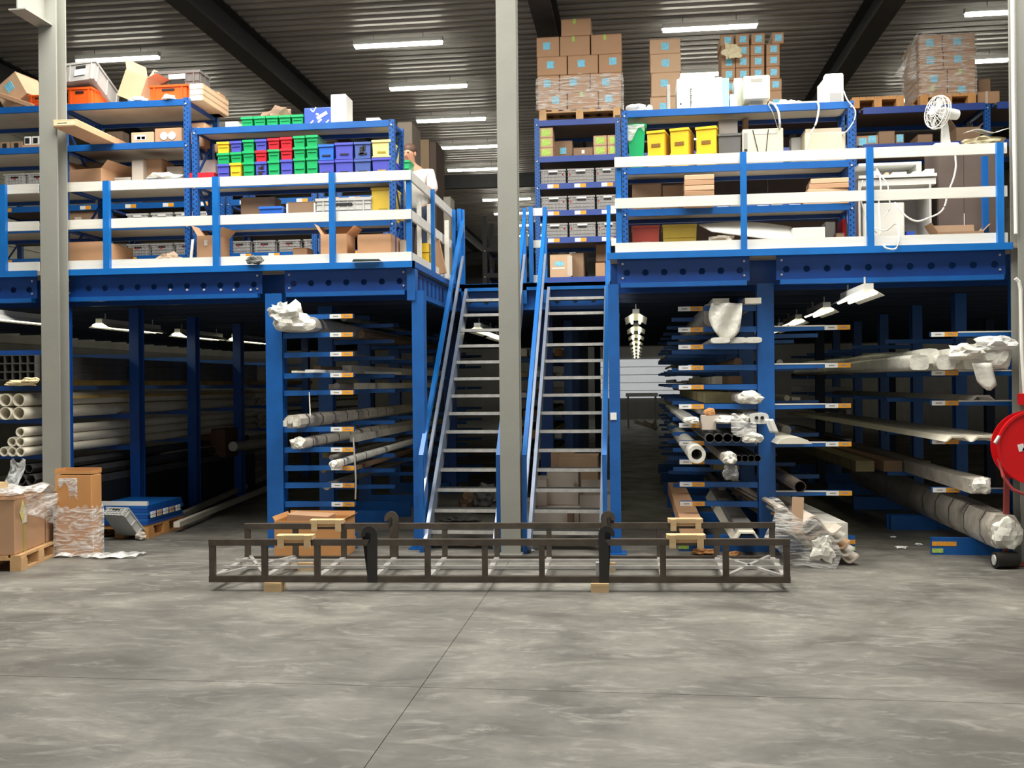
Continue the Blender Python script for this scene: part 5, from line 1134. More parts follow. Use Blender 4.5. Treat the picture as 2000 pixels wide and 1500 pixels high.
for q in range(3): stock(None, (t.location.x - .06 + .05 * q, 9.46, zE[5] + .02 + .03 * (q % 2)), (t.location.x - .06 + .05 * q, 9.6, zE[5] + .02 + .03 * (q % 2)), rect(.035, .06), WRAPW, parent=t, name='profile_end')
bundle('lower strapped bundle with a crumpled white end left of the stairs', 582, 878, 9.55, 6.0, .15, .10, WRAPG, 8, True, seed=19, zb=zE[6] + .002)
bundle('single white wrapped tube on the eighth arm left of the stairs', 652, 914, 9.50, 5.5, .08, .075, WRAPW, 3, True, seed=23, zb=zE[7] + .002, dx=-.12)
cable('thin white string tied round the upper strapped bundle', [at(604, 766, 9.78), at(605, 790, 9.74), at(606, 812, 9.7)], .006, CABLE, 'string', 'string')
cable('grey string hanging from the rack arm ends', [at(690, 855, 9.76), at(693, 900, 9.75), at(695, 940, 9.75), at(694, 975, 9.76)], .008, CABLED, 'string', 'string')
# ------------------------------------------------------------------ stock on the rack right of the aisle
z = zFl
x_ = lambda px, py=800, Y=9.7: AX(px, py, Y)
for i, (a, b) in enumerate(((1392, 1424), (1455, 1487))):
    stock(('left', 'right')[i] + ' white profile on the topmost arm right of the aisle', (x_((a + b) / 2, 595), 9.7, z[0] + .002), (x_((a + b) / 2, 595), 15.5, z[0] + .002), rect(x_(b) - x_(a), .055), PVC, 'white profiles on the topmost arm')
def hang(u, v):
    pu = 1390 + 60 * u; c_ = at(pu - 8 * math.sin(v * 3) * (1 - u) - 10 * v * (u - .5), 592 + 72 * v * (1 - .25 * (2 * u - 1) ** 2), 9.68)
    return (c_[0], c_[1] + .03 * math.sin(9 * u + 4 * v), c_[2])
cloth('hanging_film', hang, 10, 8, WRAPW, None, 'white plastic film hanging from the topmost arm right of the aisle', 'film')
bundle('dull sagging wrapped bundle behind the hanging film', 1405, 670, 9.9, 5.5, .30, .24, WRAPG, 0, False, seed=27, zb=z[1] + .002)
for i, (a, b) in enumerate(((1388, 1425), (1425, 1458), (1455, 1489))):
    stock(('left', 'middle', 'right')[i] + ' flat white profile on the third arm right of the aisle', (x_((a + b) / 2, 672), 9.66 + .03 * i, z[2] + .002), (x_((a + b) / 2, 672), 15.5, z[2] + .002), oval(x_(b) - x_(a), .055), WRAPW, 'flat white profiles on the third arm')
bundle('oval wrapped profile on the sixth arm right of the aisle', 1465, 793, 9.60, 5.8, .23, .10, WRAPG, 0, True, seed=31, zb=z[5] + .002)
stock('grey sheet stack beside the oval profile on the sixth arm', (x_(1420, 785), 10.2, z[5] + .002), (x_(1420, 785), 16, z[5] + .002), rect(.34, .10), OLIVE)
bundle('small white wrapped profile at the left end of the seventh arm', 1350, 828, 9.62, 5.8, .14, .06, WRAPW, 0, True, seed=33, zb=z[6] + .002)
x0, x1 = XP(1371, 1398, 830, 9.64); tag(MB().box(x0, x1, 9.62, 9.85, z[7] + .12, AZ(1385, 812, 9.64)).build('carton', CARDW), 'upright pale carton between the wrapped profiles', 'carton'); crumple('orange_pad', 'orange-brown pad on top of the upright pale carton', 'pad', (x_(1386, 808), 9.7, AZ(1385, 812, 9.64)), (.05, .05, .04), CARDO, 36, .2)
bundle('white wrapped oval profile beside the upright pale carton', 1418, 828, 9.6, 5.8, .19, .075, WRAPW, 0, True, seed=37, zb=z[6] + .002)
bundle('wrapped dark profile with loose film on the seventh arm', 1452, 828, 9.62, 5.8, .10, .08, WRAPG, 0, True, seed=41, zb=z[6] + .002)
t = bundle('white wrapped bag with two dark holes beside the big blue upright', 1484, 828, 9.52, 5.0, .17, .10, OFFW, 0, False, seed=43, zb=z[6] + .002)
for q in (-.03, .022): MB().cyl((t.location.x + q, 9.50, z[6] + .06), (t.location.x + q, 9.53, z[6] + .06), .017, 10).build('hole', BLACK, t)
cloth('bag_tail', lambda u, v: (t.location.x + .04 + .08 * u + .05 * v, 9.49 + .01 * math.sin(8 * u), z[6] + .05 - .13 * v), 4, 6, OFFW, t)
for i in range(4):
    xx_ = x_(1386.5 + 17.3 * i, 860, 9.5); pipe_w(('leftmost', 'second', 'third', 'rightmost')[i] + ' of four black round tubes on the eighth arm', xx_, z[7] + .046, 9.5, 6, .044, .038, DKALU, 16, 'black round tubes on the eighth arm', 'round_tube', 'metal tube')
bundle('film-wrapped pair of tubes right of the black tubes', 1470, 862, 9.45, 5.9, .18, .09, WRAPG, 0, True, seed=47, zb=z[7] + .002)
cloth('clear_film', lambda u, v: (x_(1428 + 50 * u, 840, 9.43), 9.43 + .02 * math.sin(9 * u), AZ(1440, 808, 9.43) - .17 * v - .10 * u + .02 * math.sin(8 * u + 3 * v)), 8, 6, FILMH, None, 'clear film draped over the black round tubes', 'film')
o = MB().pipe((x_(1361, 892, 9.35), 9.35, z[8] + .088), (x_(1361, 892, 9.35), 15.4, z[8] + .088), .083, .05, 18).build('wrapped_tube', WRAPW, None, True); tag(o, 'thick white wrapped tube on the ninth arm right of the aisle', 'tube')
bundle('wrapped tube with a dangling film end on the ninth arm', 1425, 900, 9.3, 5.8, .13, .10, WRAPG, 0, True, seed=53, zb=z[8] + .002)
crumple('film_tail', 'grey film tail hanging below the ninth arm', 'film', (x_(1427, 930, 9.3), 9.32, z[8] - .15), (.07, .03, .08), M('grey_film', (.22, .22, .22), .4, 0, .2), 55, .3)
for i in range(4):
    pipe_w(('leftmost', 'second', 'third', 'rightmost')[i] + ' of four small dark tubes on the ninth arm', x_(1443 + 12.2 * i, 897, 9.55), z[8] + .036, 9.55, 6, .034, .029, DKALU, 14, 'small dark tubes on the ninth arm', 'round_tube', 'metal tube')
stock('peach timber beam lying under the lowest arm right of the aisle', (x_(1352, 1035, 9.3), 9.3, .22), (x_(1352, 1035, 9.3) + .0, 13.0, .22), rect(.20, .14), CARDP, cat='timber beam')
stock('grey aluminium channel lying under the lowest arm', (x_(1455, 1030, 9.4), 9.5, .24), (x_(1455, 1030, 9.4) + .05, 14.5, .24), rect(.16, .08), ALU)
stock('white trapezoid channel on the base beam by the big blue upright', (x_(1460, 1060, 9.35), 9.35, .165), (x_(1460, 1060, 9.35), 13, .165), [(-.13, 0), (-.11, 0), (-.06, .085), (.06, .085), (.11, 0), (.13, 0), (.07, .10), (-.07, .10)], PVC)
z = zFr
stock('white arched profile on the fourth arm right of the big upright', (x_(1552, 862, 9.5), 9.5, z[3] + .002), (x_(1552, 862, 9.5) - .15, 15.2, z[3] + .002), [(-.16, 0), (.16, 0), (.12, .035), (.05, .06), (-.05, .06), (-.12, .045)], PVC)
pipe_y('dark round tube slanting down over the fifth arm', 1563, 951, 9.30, 3.4, .055, .048, RUSTY, 16, None, 'round_tube', 'metal tube', .30, -.5)
t = thing('sheet_bundle', 'film-wrapped bundle of corrugated fibre sheets at the foot of the big upright', 'sheet bundle', (x_(1580, 1050, 9.3), 9.3, .16))
for k in range(5):
    pts = []; xs0 = x_(1520, 1040, 9.2); wv = x_(1640, 1040, 9.2) - xs0; n_ = 24; off_ = .30 - k * .065
    up_ = [(xs0 + wv * i / n_ + (.04 * k), .19 + off_ + .055 * math.sin(i / n_ * 4 * math.pi + .6) - .16 * i / n_) for i in range(n_ + 1)]; dn_ = [(a, b - .022) for a, b in reversed(up_)]
    mb = MB(); mb.rings([[(a, 9.10 + .02 * k, b) for a, b in up_ + dn_], [(a - .25, 12.2, b) for a, b in up_ + dn_]]); mb.build('corrugated_sheet', (CARDW, WRAPW, CARDL, WRAPW, CARDW)[k], t)
cloth('wrap_film', lambda u, v: (x_(1502 + 128 * u + 12 * math.sin(5 * v), 1020, 9.05), 9.04 + .03 * math.sin(8 * u + 4 * v), .62 - .32 * u - .42 * v + .04 * math.sin(11 * u)), 14, 8, FILM, t)
crumple('film_tail', None, None, (x_(1608, 1060, 9.02), 9.05, .04), (.09, .05, .13), WRAPW, 58, .4, 3, t)
stock('pale boxed beam lying beside the corrugated sheet bundle', (x_(1632, 1050, 9.3), 9.3, .162), (x_(1632, 1050, 9.3) - .35, 13.2, .162), rect(.22, .20), WRAPW, cat='beam')
stock('cardboard strip standing against the corrugated sheets', (x_(1556, 960, 9.06), 9.07, .30), (x_(1560, 1000, 9.06), 9.08, .62), rect(.10, .01), CARDL, cat='cardboard strip')
# ------------------------------------------------------------------ stock on the rack by the hose reel
z = zG
for i in range(5):
    stock(f'cream wrapped profile in the bundle on the second arm, number {("one","two","three","four","five")[i]} from the aisle', (x_(1790 + 26 * i, 725, 9.55), 9.45 + .1 * (i % 2), z[1] + .002 + .06 * (i % 2)), (x_(1790 + 26 * i, 725, 9.55) - .1, 15.5, z[1] + .002 + .06 * (i % 2)), oval(.17, .14), WRAPW, 'cream wrapped profiles on the second arm', seg=8, wob=.1, seed=i)
bundle('white wrapped bundle bulging over the second arm by the hose reel', 1940, 726, 9.50, 5.6, .30, .24, WRAPW, 0, True, seed=63, zb=z[1] + .002)
crumple('wrap_knot', 'gathered white wrap knot on the big bundle by the hose reel', 'wrap', (x_(1945, 690, 9.45), 9.46, z[1] + .17), (.17, .07, .07), OFFW, 65, .4)
cloth('wrap_flap', lambda u, v: (x_(1898 + 38 * u + 10 * v, 730, 9.40), 9.40 + .02 * math.sin(6 * u), z[1] + .06 - .26 * v * (1 - .6 * abs(u - .6))), 6, 6, WRAPW, None, 'flap of white wrap hanging down over the second arm', 'wrap')
crumple('wrap_end', 'crumpled white wrap end at the left of the second arm bundle', 'wrap', (x_(1890, 705, 9.42), 9.45, z[1] + .08), (.17, .08, .08), WRAPW, 67, .4)
ARCH = [(-.11, 0), (-.095, 0), (-.05, .035), (.05, .035), (.095, 0), (.11, 0), (.06, .05), (-.06, .05)]
stock('grey arched profile on the third arm by the hose reel', (x_(1920, 785, 9.5), 9.5, z[2] + .002), (x_(1920, 785, 9.5) - .15, 15.2, z[2] + .002), ARCH, ALU)
for i in range(3):
    stock(('left', 'middle', 'right')[i] + ' long cream arched profile on the fourth arm by the hose reel', (x_(1868 + 47.5 * i, 860, 9.45), 9.4 - .04 * i, z[3] + .002), (x_(1868 + 47.5 * i, 860, 9.45) - .2, 17.5, z[3] + .002), ARCH, PVC, 'cream arched profiles on the fourth arm')
bundle('film-wrapped grey square tube on the fifth arm by the hose reel', 1915, 953, 9.3, 5.8, .16, .13, WRAPG, 0, True, seed=71, zb=z[4] + .002, sec=rect(.17, .13))
t = bundle('big grey film-wrapped bundle sloping up from the floor beam by the hose reel', 1964, 1045, 9.15, 5.6, .24, .24, WRAPG, 5, True, seed=73, zb=.17, sec=hexs(.26, .30), strapmat=M('film_ring', (.30, .28, .25), .3, 0, .1))
o = MB().cyl((x_(1940, 1058, 9.15), 9.12, .075), (x_(1985, 1058, 9.15), 9.16, .075), .07, 16).build('black_roll', BLACKST, None, True); tag(o, 'short black roll with a pale end under the big wrapped bundle', 'roll')
MB().cyl((x_(1940, 1058, 9.15) - .012, 9.12, .075), (x_(1940, 1058, 9.15), 9.12, .075), .045, 14).build('pale_core', GREYL, o)
for i in range(3): stock(f'dull stock in the shade below the fourth arm by the hose reel, {("first","second","third")[i]} bar', (x_(1900, 930, 9.8) - .3 * i, 11.5, zG[4] + .002), (x_(1900, 930, 9.8) - .3 * i - .1, 17, zG[4] + .002), rect(.2, .12), (OLIVE, CARDD, OLIVE)[i], 'dull stock on the fifth arm')

# ------------------------------------------------------------------ deep stock further back in the racks (dim)
rnd = random.Random(12); DEEP = [ALU, WRAPG, OLIVE, DKALU, CARDD, PVCD, WRAPG]
ORDN = ('top', 'second', 'third', 'fourth', 'fifth', 'sixth', 'seventh', 'eighth', 'ninth', 'tenth', 'eleventh')
def deep(xu, sd_, zz, bays, gname, lbl, first=0):
    for bi, (ya, yb) in enumerate(bays):
        for li, z_ in enumerate(zz):
            for q in range(rnd.randint(1, 3)):
                w_ = rnd.uniform(.05, .16); xo = xu + sd_ * (.14 + q * .19 + rnd.uniform(0, .05)); y0 = ya + rnd.uniform(-.35, .35); h_ = rnd.uniform(.03, .11)
                kind = rnd.choice((0, 0, 1)); mt = rnd.choice(DEEP)
                stock('dim ' + ('round' if kind else 'flat') + f' bar on the {ORDN[li + first]} arm, {("front", "middle", "rear")[bi]} length, ' + ('by the upright, ', 'mid arm, ', 'arm tip, ')[q] + lbl, (xo, y0, z_ + .002 + (h_ / 2 if kind else 0)), (xo, yb, z_ + .002 + (h_ / 2 if kind else 0)), circ(h_ / 2, 10) if kind else rect(w_, h_), mt, gname)
deep(xE, 1, zE, ((10.9, 16.5),), 'dim stock deep in the rack left of the stairs', 'left of the stairs')
deep(xF, -1, zFl, ((11.2, 16.5), (17.2, 22.8), (23.5, 29)), 'dim stock deep along the aisle', 'by the aisle')
deep(xF, 1, zFr, ((11.3, 16.8), (17.3, 23)), 'dim stock behind the big upright', 'in the bay')
deep(xG, -1, zG[1:], ((16.5, 22),), 'dim stock deep by the hose reel', 'far behind the reel', 1)
# far cantilever rack along the left of the aisle and goods behind the stairs
cantilever('dim cantilever rack deep behind the two stairs', -1.0, .12, 15.0, 4, 1.7, left=.9, zl=[.55, .85, 1.15, 1.45, 1.75, 2.05], lab=False, base=False)
rnd = random.Random(5)
for i in range(40):
    z_ = (.55, .85, 1.15, 1.45, 1.75, 2.05)[i % 6] + .002; xo = -1.12 - (i // 6) * .12; w_ = rnd.uniform(.06, .11); h_ = rnd.uniform(.03, .13)
    stock(f'dim stock end behind the two stairs, {("lowest","second","third","fourth","fifth","top")[i % 6]} arm, number {("one","two","three","four","five","six","seven")[i // 6]} from the upright', (xo, 14.6 + rnd.uniform(-.3, .3), z_), (xo, 20, z_), rect(w_, h_), rnd.choice(DEEP + [CARDO]), 'dim stock behind the stairs')
for i, (a, b, y0, y1, Y, m) in enumerate(((1043, 1130, 1000, 1075, 11.0, CARDW), (1045, 1068, 935, 990, 11.5, CARDW), (1068, 1130, 922, 990, 11.6, CARDW), (1132, 1193, 967, 1062, 11.1, CARDW), (1090, 1168, 890, 960, 12.5, CARDL), (1019, 1034, 980, 1055, 11.0, CARDW), (1076, 1120, 885, 920, 13.0, CARDL))):
    zb = onz(1100, 1060, 0)[2] if False else max(0.0, AZ((a + b) / 2, y1, Y)) if i in (1, 2) else (0 if i != 6 else .0)
    if i in (1, 2): zb = AZ(1085, 1000, 11.0) + .003
    carton(('big whitish carton on the floor behind the right stair', 'narrow whitish carton on the big one behind the right stair', 'tall whitish carton on the big one behind the right stair', 'open whitish carton with torn flaps behind the right stair', 'brown carton at the back behind the right stair', 'whitish carton edge beside the middle column foot', 'tan carton far back behind the right stair')[i], a, b, y0, Y, zb, .42 if i != 0 else .95, m, openf=(i == 3), tape=False)
carton('brown upright strip carton between the whitish cartons', 1108, 1121, 1000, 10.9, 0, .06, CARDD, plain=True)
x0 = onz(735, 1035, 0); tag(MB().box(AX(683, 1020, 12.2), AX(800, 1020, 12.2), 12.2, 12.3, 0, .18).build('floor_beam', BLUE), 'blue beam lying on the floor behind the left rack', 'beam')
tag(MB().box(AX(1740, 1015, 11.4), AX(1830, 1015, 11.4), 11.4, 11.46, 0, .16).build('floor_beam', BLUE), 'blue beam lying on the floor in the right bay', 'beam')
for i, (px, py, Y) in enumerate(((950, 980, 12.6), (930, 985, 12.8), (900, 1040, 11.6))):
    crumple('scrap_heap', ('heap of dull film behind the left stair', 'dark scrap beside the dull film behind the left stair', 'flat scrap on the floor behind the left stair')[i], 'scrap', (AX(px, py, Y), Y, 0), (.2, .15, (.16, .14, .05)[i]), (GREYD, CARDD, GREYD)[i], 101 + i, .4)
for i, (px, w_) in enumerate(((1230, .12), (1266, .10))):
    pass
# trolley and table at the far end of the aisle
t = thing('work_table', 'pale work table at the far end of the aisle', 'table', (.0, 36, 0)); xa, xb = AX(1222, 770, 36), AX(1285, 770, 36)
MB().box(xa, xb, 36, 36.7, AZ(1250, 772, 36) - .05, AZ(1250, 768, 36)).build('table_top', FARP, t)
for x in (xa + .05, xb - .12): MB().box(x, x + .07, 36.05, 36.12, 0, AZ(1250, 772, 36) - .05).build('leg', GREY, t)
for i in range(3): tag(MB().bar((xa + .3 + .3 * i, 35 - .3 * i, .3), (xb - .1, 35.2 - .3 * i, .06), .12, .12).build('leaning_part', CARDW), ('lowest', 'middle', 'upper')[i] + ' pale part heaped under the far work table', 'part')

# ------------------------------------------------------------------ lamps
def lamp(label, c, L_, along, mat, group, drop=.0, under=False):
    t = thing('ceiling_lamp', label, 'lamp', c, group); x, y, z = c
    if along == 'x':
        MB().box(x - L_ / 2 - .02, x + L_ / 2 + .02, y - .05, y + .05, z + .05, z + .12).build('housing', LAMPH, t)
        for q in (-.035, .035): MB().cyl((x - L_ / 2, y + q, z + .03), (x + L_ / 2, y + q, z + .03), .022, 8).build('tube', mat, t)
        if drop:
            for q in (-.4, .4): MB().cyl((x + q, y, z + .12), (x + q, y, z + drop), .006, 5).build('hanger', GREYD, t)
    else:
        MB().box(x - .04, x + .04, y, y + L_, z + .055, z + .11).build('housing', LAMPH, t)
        m = MB(); m.quadbox([(x - .13, y, z), (x - .04, y, z + .055), (x - .04, y + L_, z + .055), (x - .13, y + L_, z), (x - .13, y, z + .004), (x - .04, y, z + .059), (x - .04, y + L_, z + .059), (x - .13, y + L_, z + .004)])
        m.quadbox([(x + .13, y, z), (x + .04, y, z + .055), (x + .04, y + L_, z + .055), (x + .13, y + L_, z), (x + .13, y, z + .004), (x + .04, y, z + .059), (x + .04, y + L_, z + .059), (x + .13, y + L_, z + .004)]); m.build('reflector', LAMPH, t)
        for q in (-.05, .05): MB().cyl((x + q, y - .03, z + .025), (x + q, y + L_ + .03, z + .025), .018, 8).build('tube', mat, t)
        for q in (.15, L_ - .15): MB().cyl((x, y + q, z + .11), (x, y + q, z + .18), .008, 5).build('hanger', GREYL, t)
ROW = {-8.36: 'far left', -3.66: 'left of the middle column', 1.18: 'above the right platform', 5.6: 'far right'}
for xr_, nm in ROW.items():
    k = 0
    for y in (15.4, 17.7, 19.95, 22.3, 24.65, 26.6, 28.8, 31.2, 33.6, 36, 38.6, 41, 43.4):
        if xr_ == -3.66 or (xr_ == 1.18) or y < 20:
            lamp(f'lit roof tube lamp in the row {nm}, {("nearest","second","third","fourth","fifth","sixth","seventh","eighth","ninth","tenth","eleventh","twelfth","farthest")[k]} one', (xr_ - (.25 if k == 4 else 0), y, 7.0), 1.40, 'x', TUBE, 'lit roof lamps', drop=.22)
        k += 1
k = 0
for y in (11.7, 14.3, 16.7, 19.2, 21.8, 24.2, 26.8, 30): 
    lamp(f'lit lamp under the deck along the aisle, {("nearest","second","third","fourth","fifth","sixth","seventh","farthest")[k]}', (AX(1242, 600, y), y, 2.40), 1.3, 'y', TUBEU, 'lit lamps along the aisle'); k += 1
for i, (px, py) in enumerate(((193, 640), (346, 657), (457, 666))):
    p = onz(px, py, 2.38); lamp(('nearest', 'second', 'third')[i] + ' lit lamp under the deck in the left bay', p, 1.5, 'y', TUBEL, 'lit lamps in the left bay')
p = onz(-40, 622, 2.38); lamp('lit lamp under the deck at the far left frame edge', p, 1.5, 'y', TUBEL, 'lit lamps in the left bay')
for i, (px, py) in enumerate(((1697, 578), (1615, 610), (1560, 631), (1525, 645))):
    p = onz(px, py, 2.38); lamp(('nearest', 'second', 'third', 'fourth')[i] + ' lit lamp under the deck in the right bay', p, 1.0, 'y', TUBEU, 'lit lamps in the right bay')
for i, (px, py) in enumerate(((932, 648), (966, 660), (710, 703))):
    p = onz(px, py, 2.30); lamp(('first', 'second', 'third')[i] + ' small lit lamp deep under the deck behind the left stair', p, 1.3, 'y', TUBEU, 'lit lamps behind the stairs')
# ------------------------------------------------------------------ dark racking deep on the upper deck behind the stairs
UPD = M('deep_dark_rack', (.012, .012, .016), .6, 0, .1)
for q, (xa, xb, Y, zt) in enumerate(((-2.85, -1.95, 19, 4.9), (-1.9, -1.1, 22, 5.1), (-2.9, -1.9, 26, 5.6))):
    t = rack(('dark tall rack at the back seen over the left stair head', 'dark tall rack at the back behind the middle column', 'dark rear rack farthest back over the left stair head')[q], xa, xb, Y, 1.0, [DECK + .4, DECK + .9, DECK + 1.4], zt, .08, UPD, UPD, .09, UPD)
    for i in range(5):
        xx_ = xa + .12 + i * (xb - xa - .2) / 5
        for li in range(3):
            if (i + li + q) % 2 == 0: tag(MB().box(xx_, xx_ + .14, Y + .1, Y + .6, DECK + .402 + .5 * li, DECK + .65 + .5 * li + .05 * (i % 2)).build('stored_box', (UPD, OFFW, GREYD)[(i + q) % 3]), f'small {("dark","white","grey")[(i + q) % 3]} box on the {("lowest","middle","top")[li]} shelf of the {("front dark","middle dark","rear dark")[q]} rack, slot {("one","two","three","four","five")[i]}', 'box')

# ------------------------------------------------------------------ steel lifting frame on the floor
A0 = Vector(onz(410, 1136, .07)); A1 = Vector(onz(1543, 1138, .07)); B0 = Vector(onz(479, 1097, .07)); B1 = Vector(onz(1514, 1097, .07))
t = thing('steel_truss_frame', 'long dark steel cage frame with four hooks lying on the floor', 'steel frame', (A0 + A1) / 2 - Vector((0, 0, .07)))
H_ = .345; up = Vector((0, 0, 1)); s_ = .05
def along(P, Q, f): return P.lerp(Q, f)
FR = [0, .098, .191, .289, .384, .483, .581, .688, .787, .893, 1.0]
for nm, (P, Q) in (('front', (A0, A1)), ('rear', (B0, B1))):
    for zz in (s_ / 2, H_ - s_ / 2): MB().bar(P + up * zz, Q + up * zz, s_, s_).build('long_rail', RUSTY, t)
    d_ = (Q - P).normalized(); nrm = Vector((d_.y, -d_.x, 0))
    for k, f in enumerate(FR):
        ff = min(max(f, .0053), .9947); o = along(P, Q, ff)
        if k in (3, 7): continue
        MB().bar(o + up * s_, o + up * (H_ - s_), .045, .045, up=d_).build('post', RUSTY, t)
    for k in (3, 7):
        o = along(P, Q, FR[k] - .001); mir = -1 if k == 3 else 1
        out = [(-.038, .0), (.038, .0), (.040, .30)]
        for a_ in range(0, 9): out.append((.005 * 0 + .040 - .085 * (1 - math.cos(R(180) * a_ / 8)) / 1.0 * .62, .40 + .075 * math.sin(R(180) * a_ / 8)) if False else (-.022 + .064 * math.cos(R(200) * a_ / 8), .385 + .068 * math.sin(R(200) * a_ / 8)))
        for a_ in range(8, -1, -1): out.append((-.030 + .022 * math.cos(R(190) * a_ / 8), .378 + .024 * math.sin(R(190) * a_ / 8)))
        out += [(-.012, .33), (-.038, .30)]
        mb = MB(); sg = 1 if (k == 3) else -1
        P2 = [(sg * a_, b_) for a_, b_ in out]
        r0 = [o + d_ * a_ + up * b_ + nrm * .031 for a_, b_ in P2]; r1 = [o + d_ * a_ + up * b_ + nrm * .008 for a_, b_ in P2]
        hk = bpy.data.meshes.new('hook'); bm = bmesh.new()
        v0 = [bm.verts.new(q - t.location) for q in r0]; v1 = [bm.verts.new(q - t.location) for q in r1]
        f0 = bm.faces.new(v0); f1 = bm.faces.new(list(reversed(v1)))
        for i in range(len(v0)): bm.faces.new((v0[i], v0[(i + 1) % len(v0)], v1[(i + 1) % len(v0)], v1[i]))
        bmesh.ops.triangulate(bm, faces=[f0, f1]); bmesh.ops.recalc_face_normals(bm, faces=bm.faces); bm.to_mesh(hk); bm.free()
        hk.materials.append(BLACKST if nm == 'front' else RUSTY); ho = bpy.data.objects.new('hook', hk); C.objects.link(ho); ho.parent = t
for k, f in enumerate(FR):
    a, b = along(A0, A1, min(max(f, .006), .994)) + up * .03, along(B0, B1, min(max(f, .006), .994)) + up * .03; d_ = (b - a).normalized()
    MB().bar(a + d_ * .025, b - d_ * .025, .045, .03).build('cross_bar', RAWTUBE, t)
for f in (.36, .70):
    MB().bar(A0.lerp(B0, f) + up * .06, A1.lerp(B1, f) + up * .06, .022, .022).build('inner_tube', RAWTUBE, t)
for f0, f1 in ((0.01, .098), (.893, .99)):
    for sw in (0, 1):
        a = A0.lerp(A1, f0 if sw == 0 else f1) + up * .05; b = B0.lerp(B1, f1 if sw == 0 else f0) + up * .05
        MB().bar(a, b, .03, .02).build('diagonal', RAWTUBE, t)
def wblock(label, c, d_, w_=.30):
    c = Vector(c); o = thing('timber_saddle', label, 'timber saddle', c); n = Vector((d_.y, -d_.x, 0))
    MB().bar(c + d_ * (-w_ / 2) + up * .045, c + d_ * (w_ / 2) + up * .045, .10, .035).build('top_bar', WOOD, o)
    for sg in (-1, 1): MB().bar(c + d_ * (sg * w_ * .36) + n * .053 + up * .062, c + d_ * (sg * w_ * .36) + n * .053 - up * .040, .05, .022, up=n).build('leg', WOOD, o)
    MB().bar(c + d_ * (-w_ / 2 + .05) + n * .036 + up * .015, c + d_ * (w_ / 2 - .05) + n * .036 + up * .015, .01, .03).build('slip', PALW, o)
dd = (A1 - A0).normalized(); de = (B1 - B0).normalized()
wblock('pale timber saddle on the front rail at the hook-near left end', along(A0, A1, .153) + up * (H_ - .026), dd)
wblock('pale timber saddle on the rear rail in front of the orange-brown carton', along(B0, B1, .160) + up * (H_ - .026), de)
wblock('pale timber saddle on the front rail toward its other end', along(A0, A1, .826) + up * (H_ - .026), dd)
wblock('pale timber saddle on the rear rail before the rack right of the aisle', along(B0, B1, .835) + up * (H_ - .026), de)
for i, (P, Q, f) in enumerate(((A0, A1, .115), (A0, A1, .68), (B0, B1, .12), (B0, B1, .69))):
    o = along(P, Q, f); tag(MB().box(o.x - .07, o.x + .07, o.y - .06, o.y + .07, 0, .07).build('timber_block', WOOD), ('small timber block under the front rail near its left end', 'small timber block under the front rail below the dark hook', 'small timber block under the rear rail near its left end', 'small timber block under the rear rail below its hook')[i], 'timber block')
o = along(A0, A1, .677); tag(MB().box(o.x - .02, o.x + .03, o.y + .035, o.y + .075, .12, .22).build('white_peg', OFFW), 'white block standing inside the frame beside the dark hook', 'block')
# orange-brown carton behind the frame
carton('open orange-brown carton standing behind the steel frame', 536, 668, 1018, 9.25, 0, .45, CARDO, openf='low', pyc=1060)
carton('crumpled brown paper flap inside the orange-brown carton', 560, 640, 1012, 9.40, .30, .25, CARD, plain=True, h=.09, ry=R(3))

# ------------------------------------------------------------------ left foreground: pallets, cartons, film
def gp(px, py, z=0): return Vector(onz(px, py, z))
g = gp(108, 1090); pc_ = g + Vector((-.58, .34, 0))
a_ = gp(44, 1115); b_ = gp(115, 1083); dv = (b_ - a_); ang = math.atan2(dv.y, dv.x)
wq = .80; lq = 1.0; ux = Vector((math.cos(ang - R(90)), math.sin(ang - R(90)), 0)); uy = Vector((math.cos(ang), math.sin(ang), 0))
pc_ = a_ - ux * (wq / 2) + uy * (dv.length / 2)
pl = pallet('wooden pallet at the frame edge carrying a film-wrapped carton', pc_.x, pc_.y, 0, wq, dv.length + .05, ang - R(90))
t = carton('big brown carton strapped on the front pallet, yellow diamond label', 0, 10, 1000, 9, 0, .62, CARD, stick=[(.30, .60, .10, .07, PAPER)], h=.50, wd=.70, tape=False)
t.rotation_euler = (0, 0, ang - R(90)); cz = .146; cc = pc_ + (-uy) * 0
def setc(o, off_x, off_y, z): o.location = pc_ + ux * off_x + uy * off_y + Vector((0, 0, z))
t.rotation_euler = (0, 0, ang); 
# carton local x runs along the visible side of the pallet (uy), local y away from it
setc(t, wq / 2 - .06, -.10, cz)
MB().quadbox([(-.345, -.006, .44), (-.29, -.006, .33), (-.235, -.006, .44), (-.29, -.006, .55), (-.345, -.002, .44), (-.29, -.002, .33), (-.235, -.002, .44), (-.29, -.002, .55)]).build('diamond_label', CREAM, None) if False else None
dm = MB().quadbox([(-.25, -.006, .37), (-.18, -.006, .26), (-.11, -.006, .37), (-.18, -.006, .48), (-.25, -.002, .37), (-.18, -.002, .26), (-.11, -.002, .37), (-.18, -.002, .48)])
lo_ = t.location.copy(); re_ = t.rotation_euler.copy(); t.location = (0, 0, 0); t.rotation_euler = (0, 0, 0)
dm.build('diamond_label', M('yellow_label', (.78, .70, .28), .5, 0, .05), t); MB().box(-.17, -.13, -.003, 0, .0, .26).build('tape', M('olive_tape', (.36, .34, .06), .4, 0, .1), t)
t.location = lo_; t.rotation_euler = re_
t2 = carton('lower brown carton behind the strapped one on the front pallet', 0, 10, 1000, 9, 0, .5, CARD, h=.36, wd=.34, tape=False); t2.rotation_euler = (0, 0, ang); setc(t2, wq / 2 - .06, .46, cz)
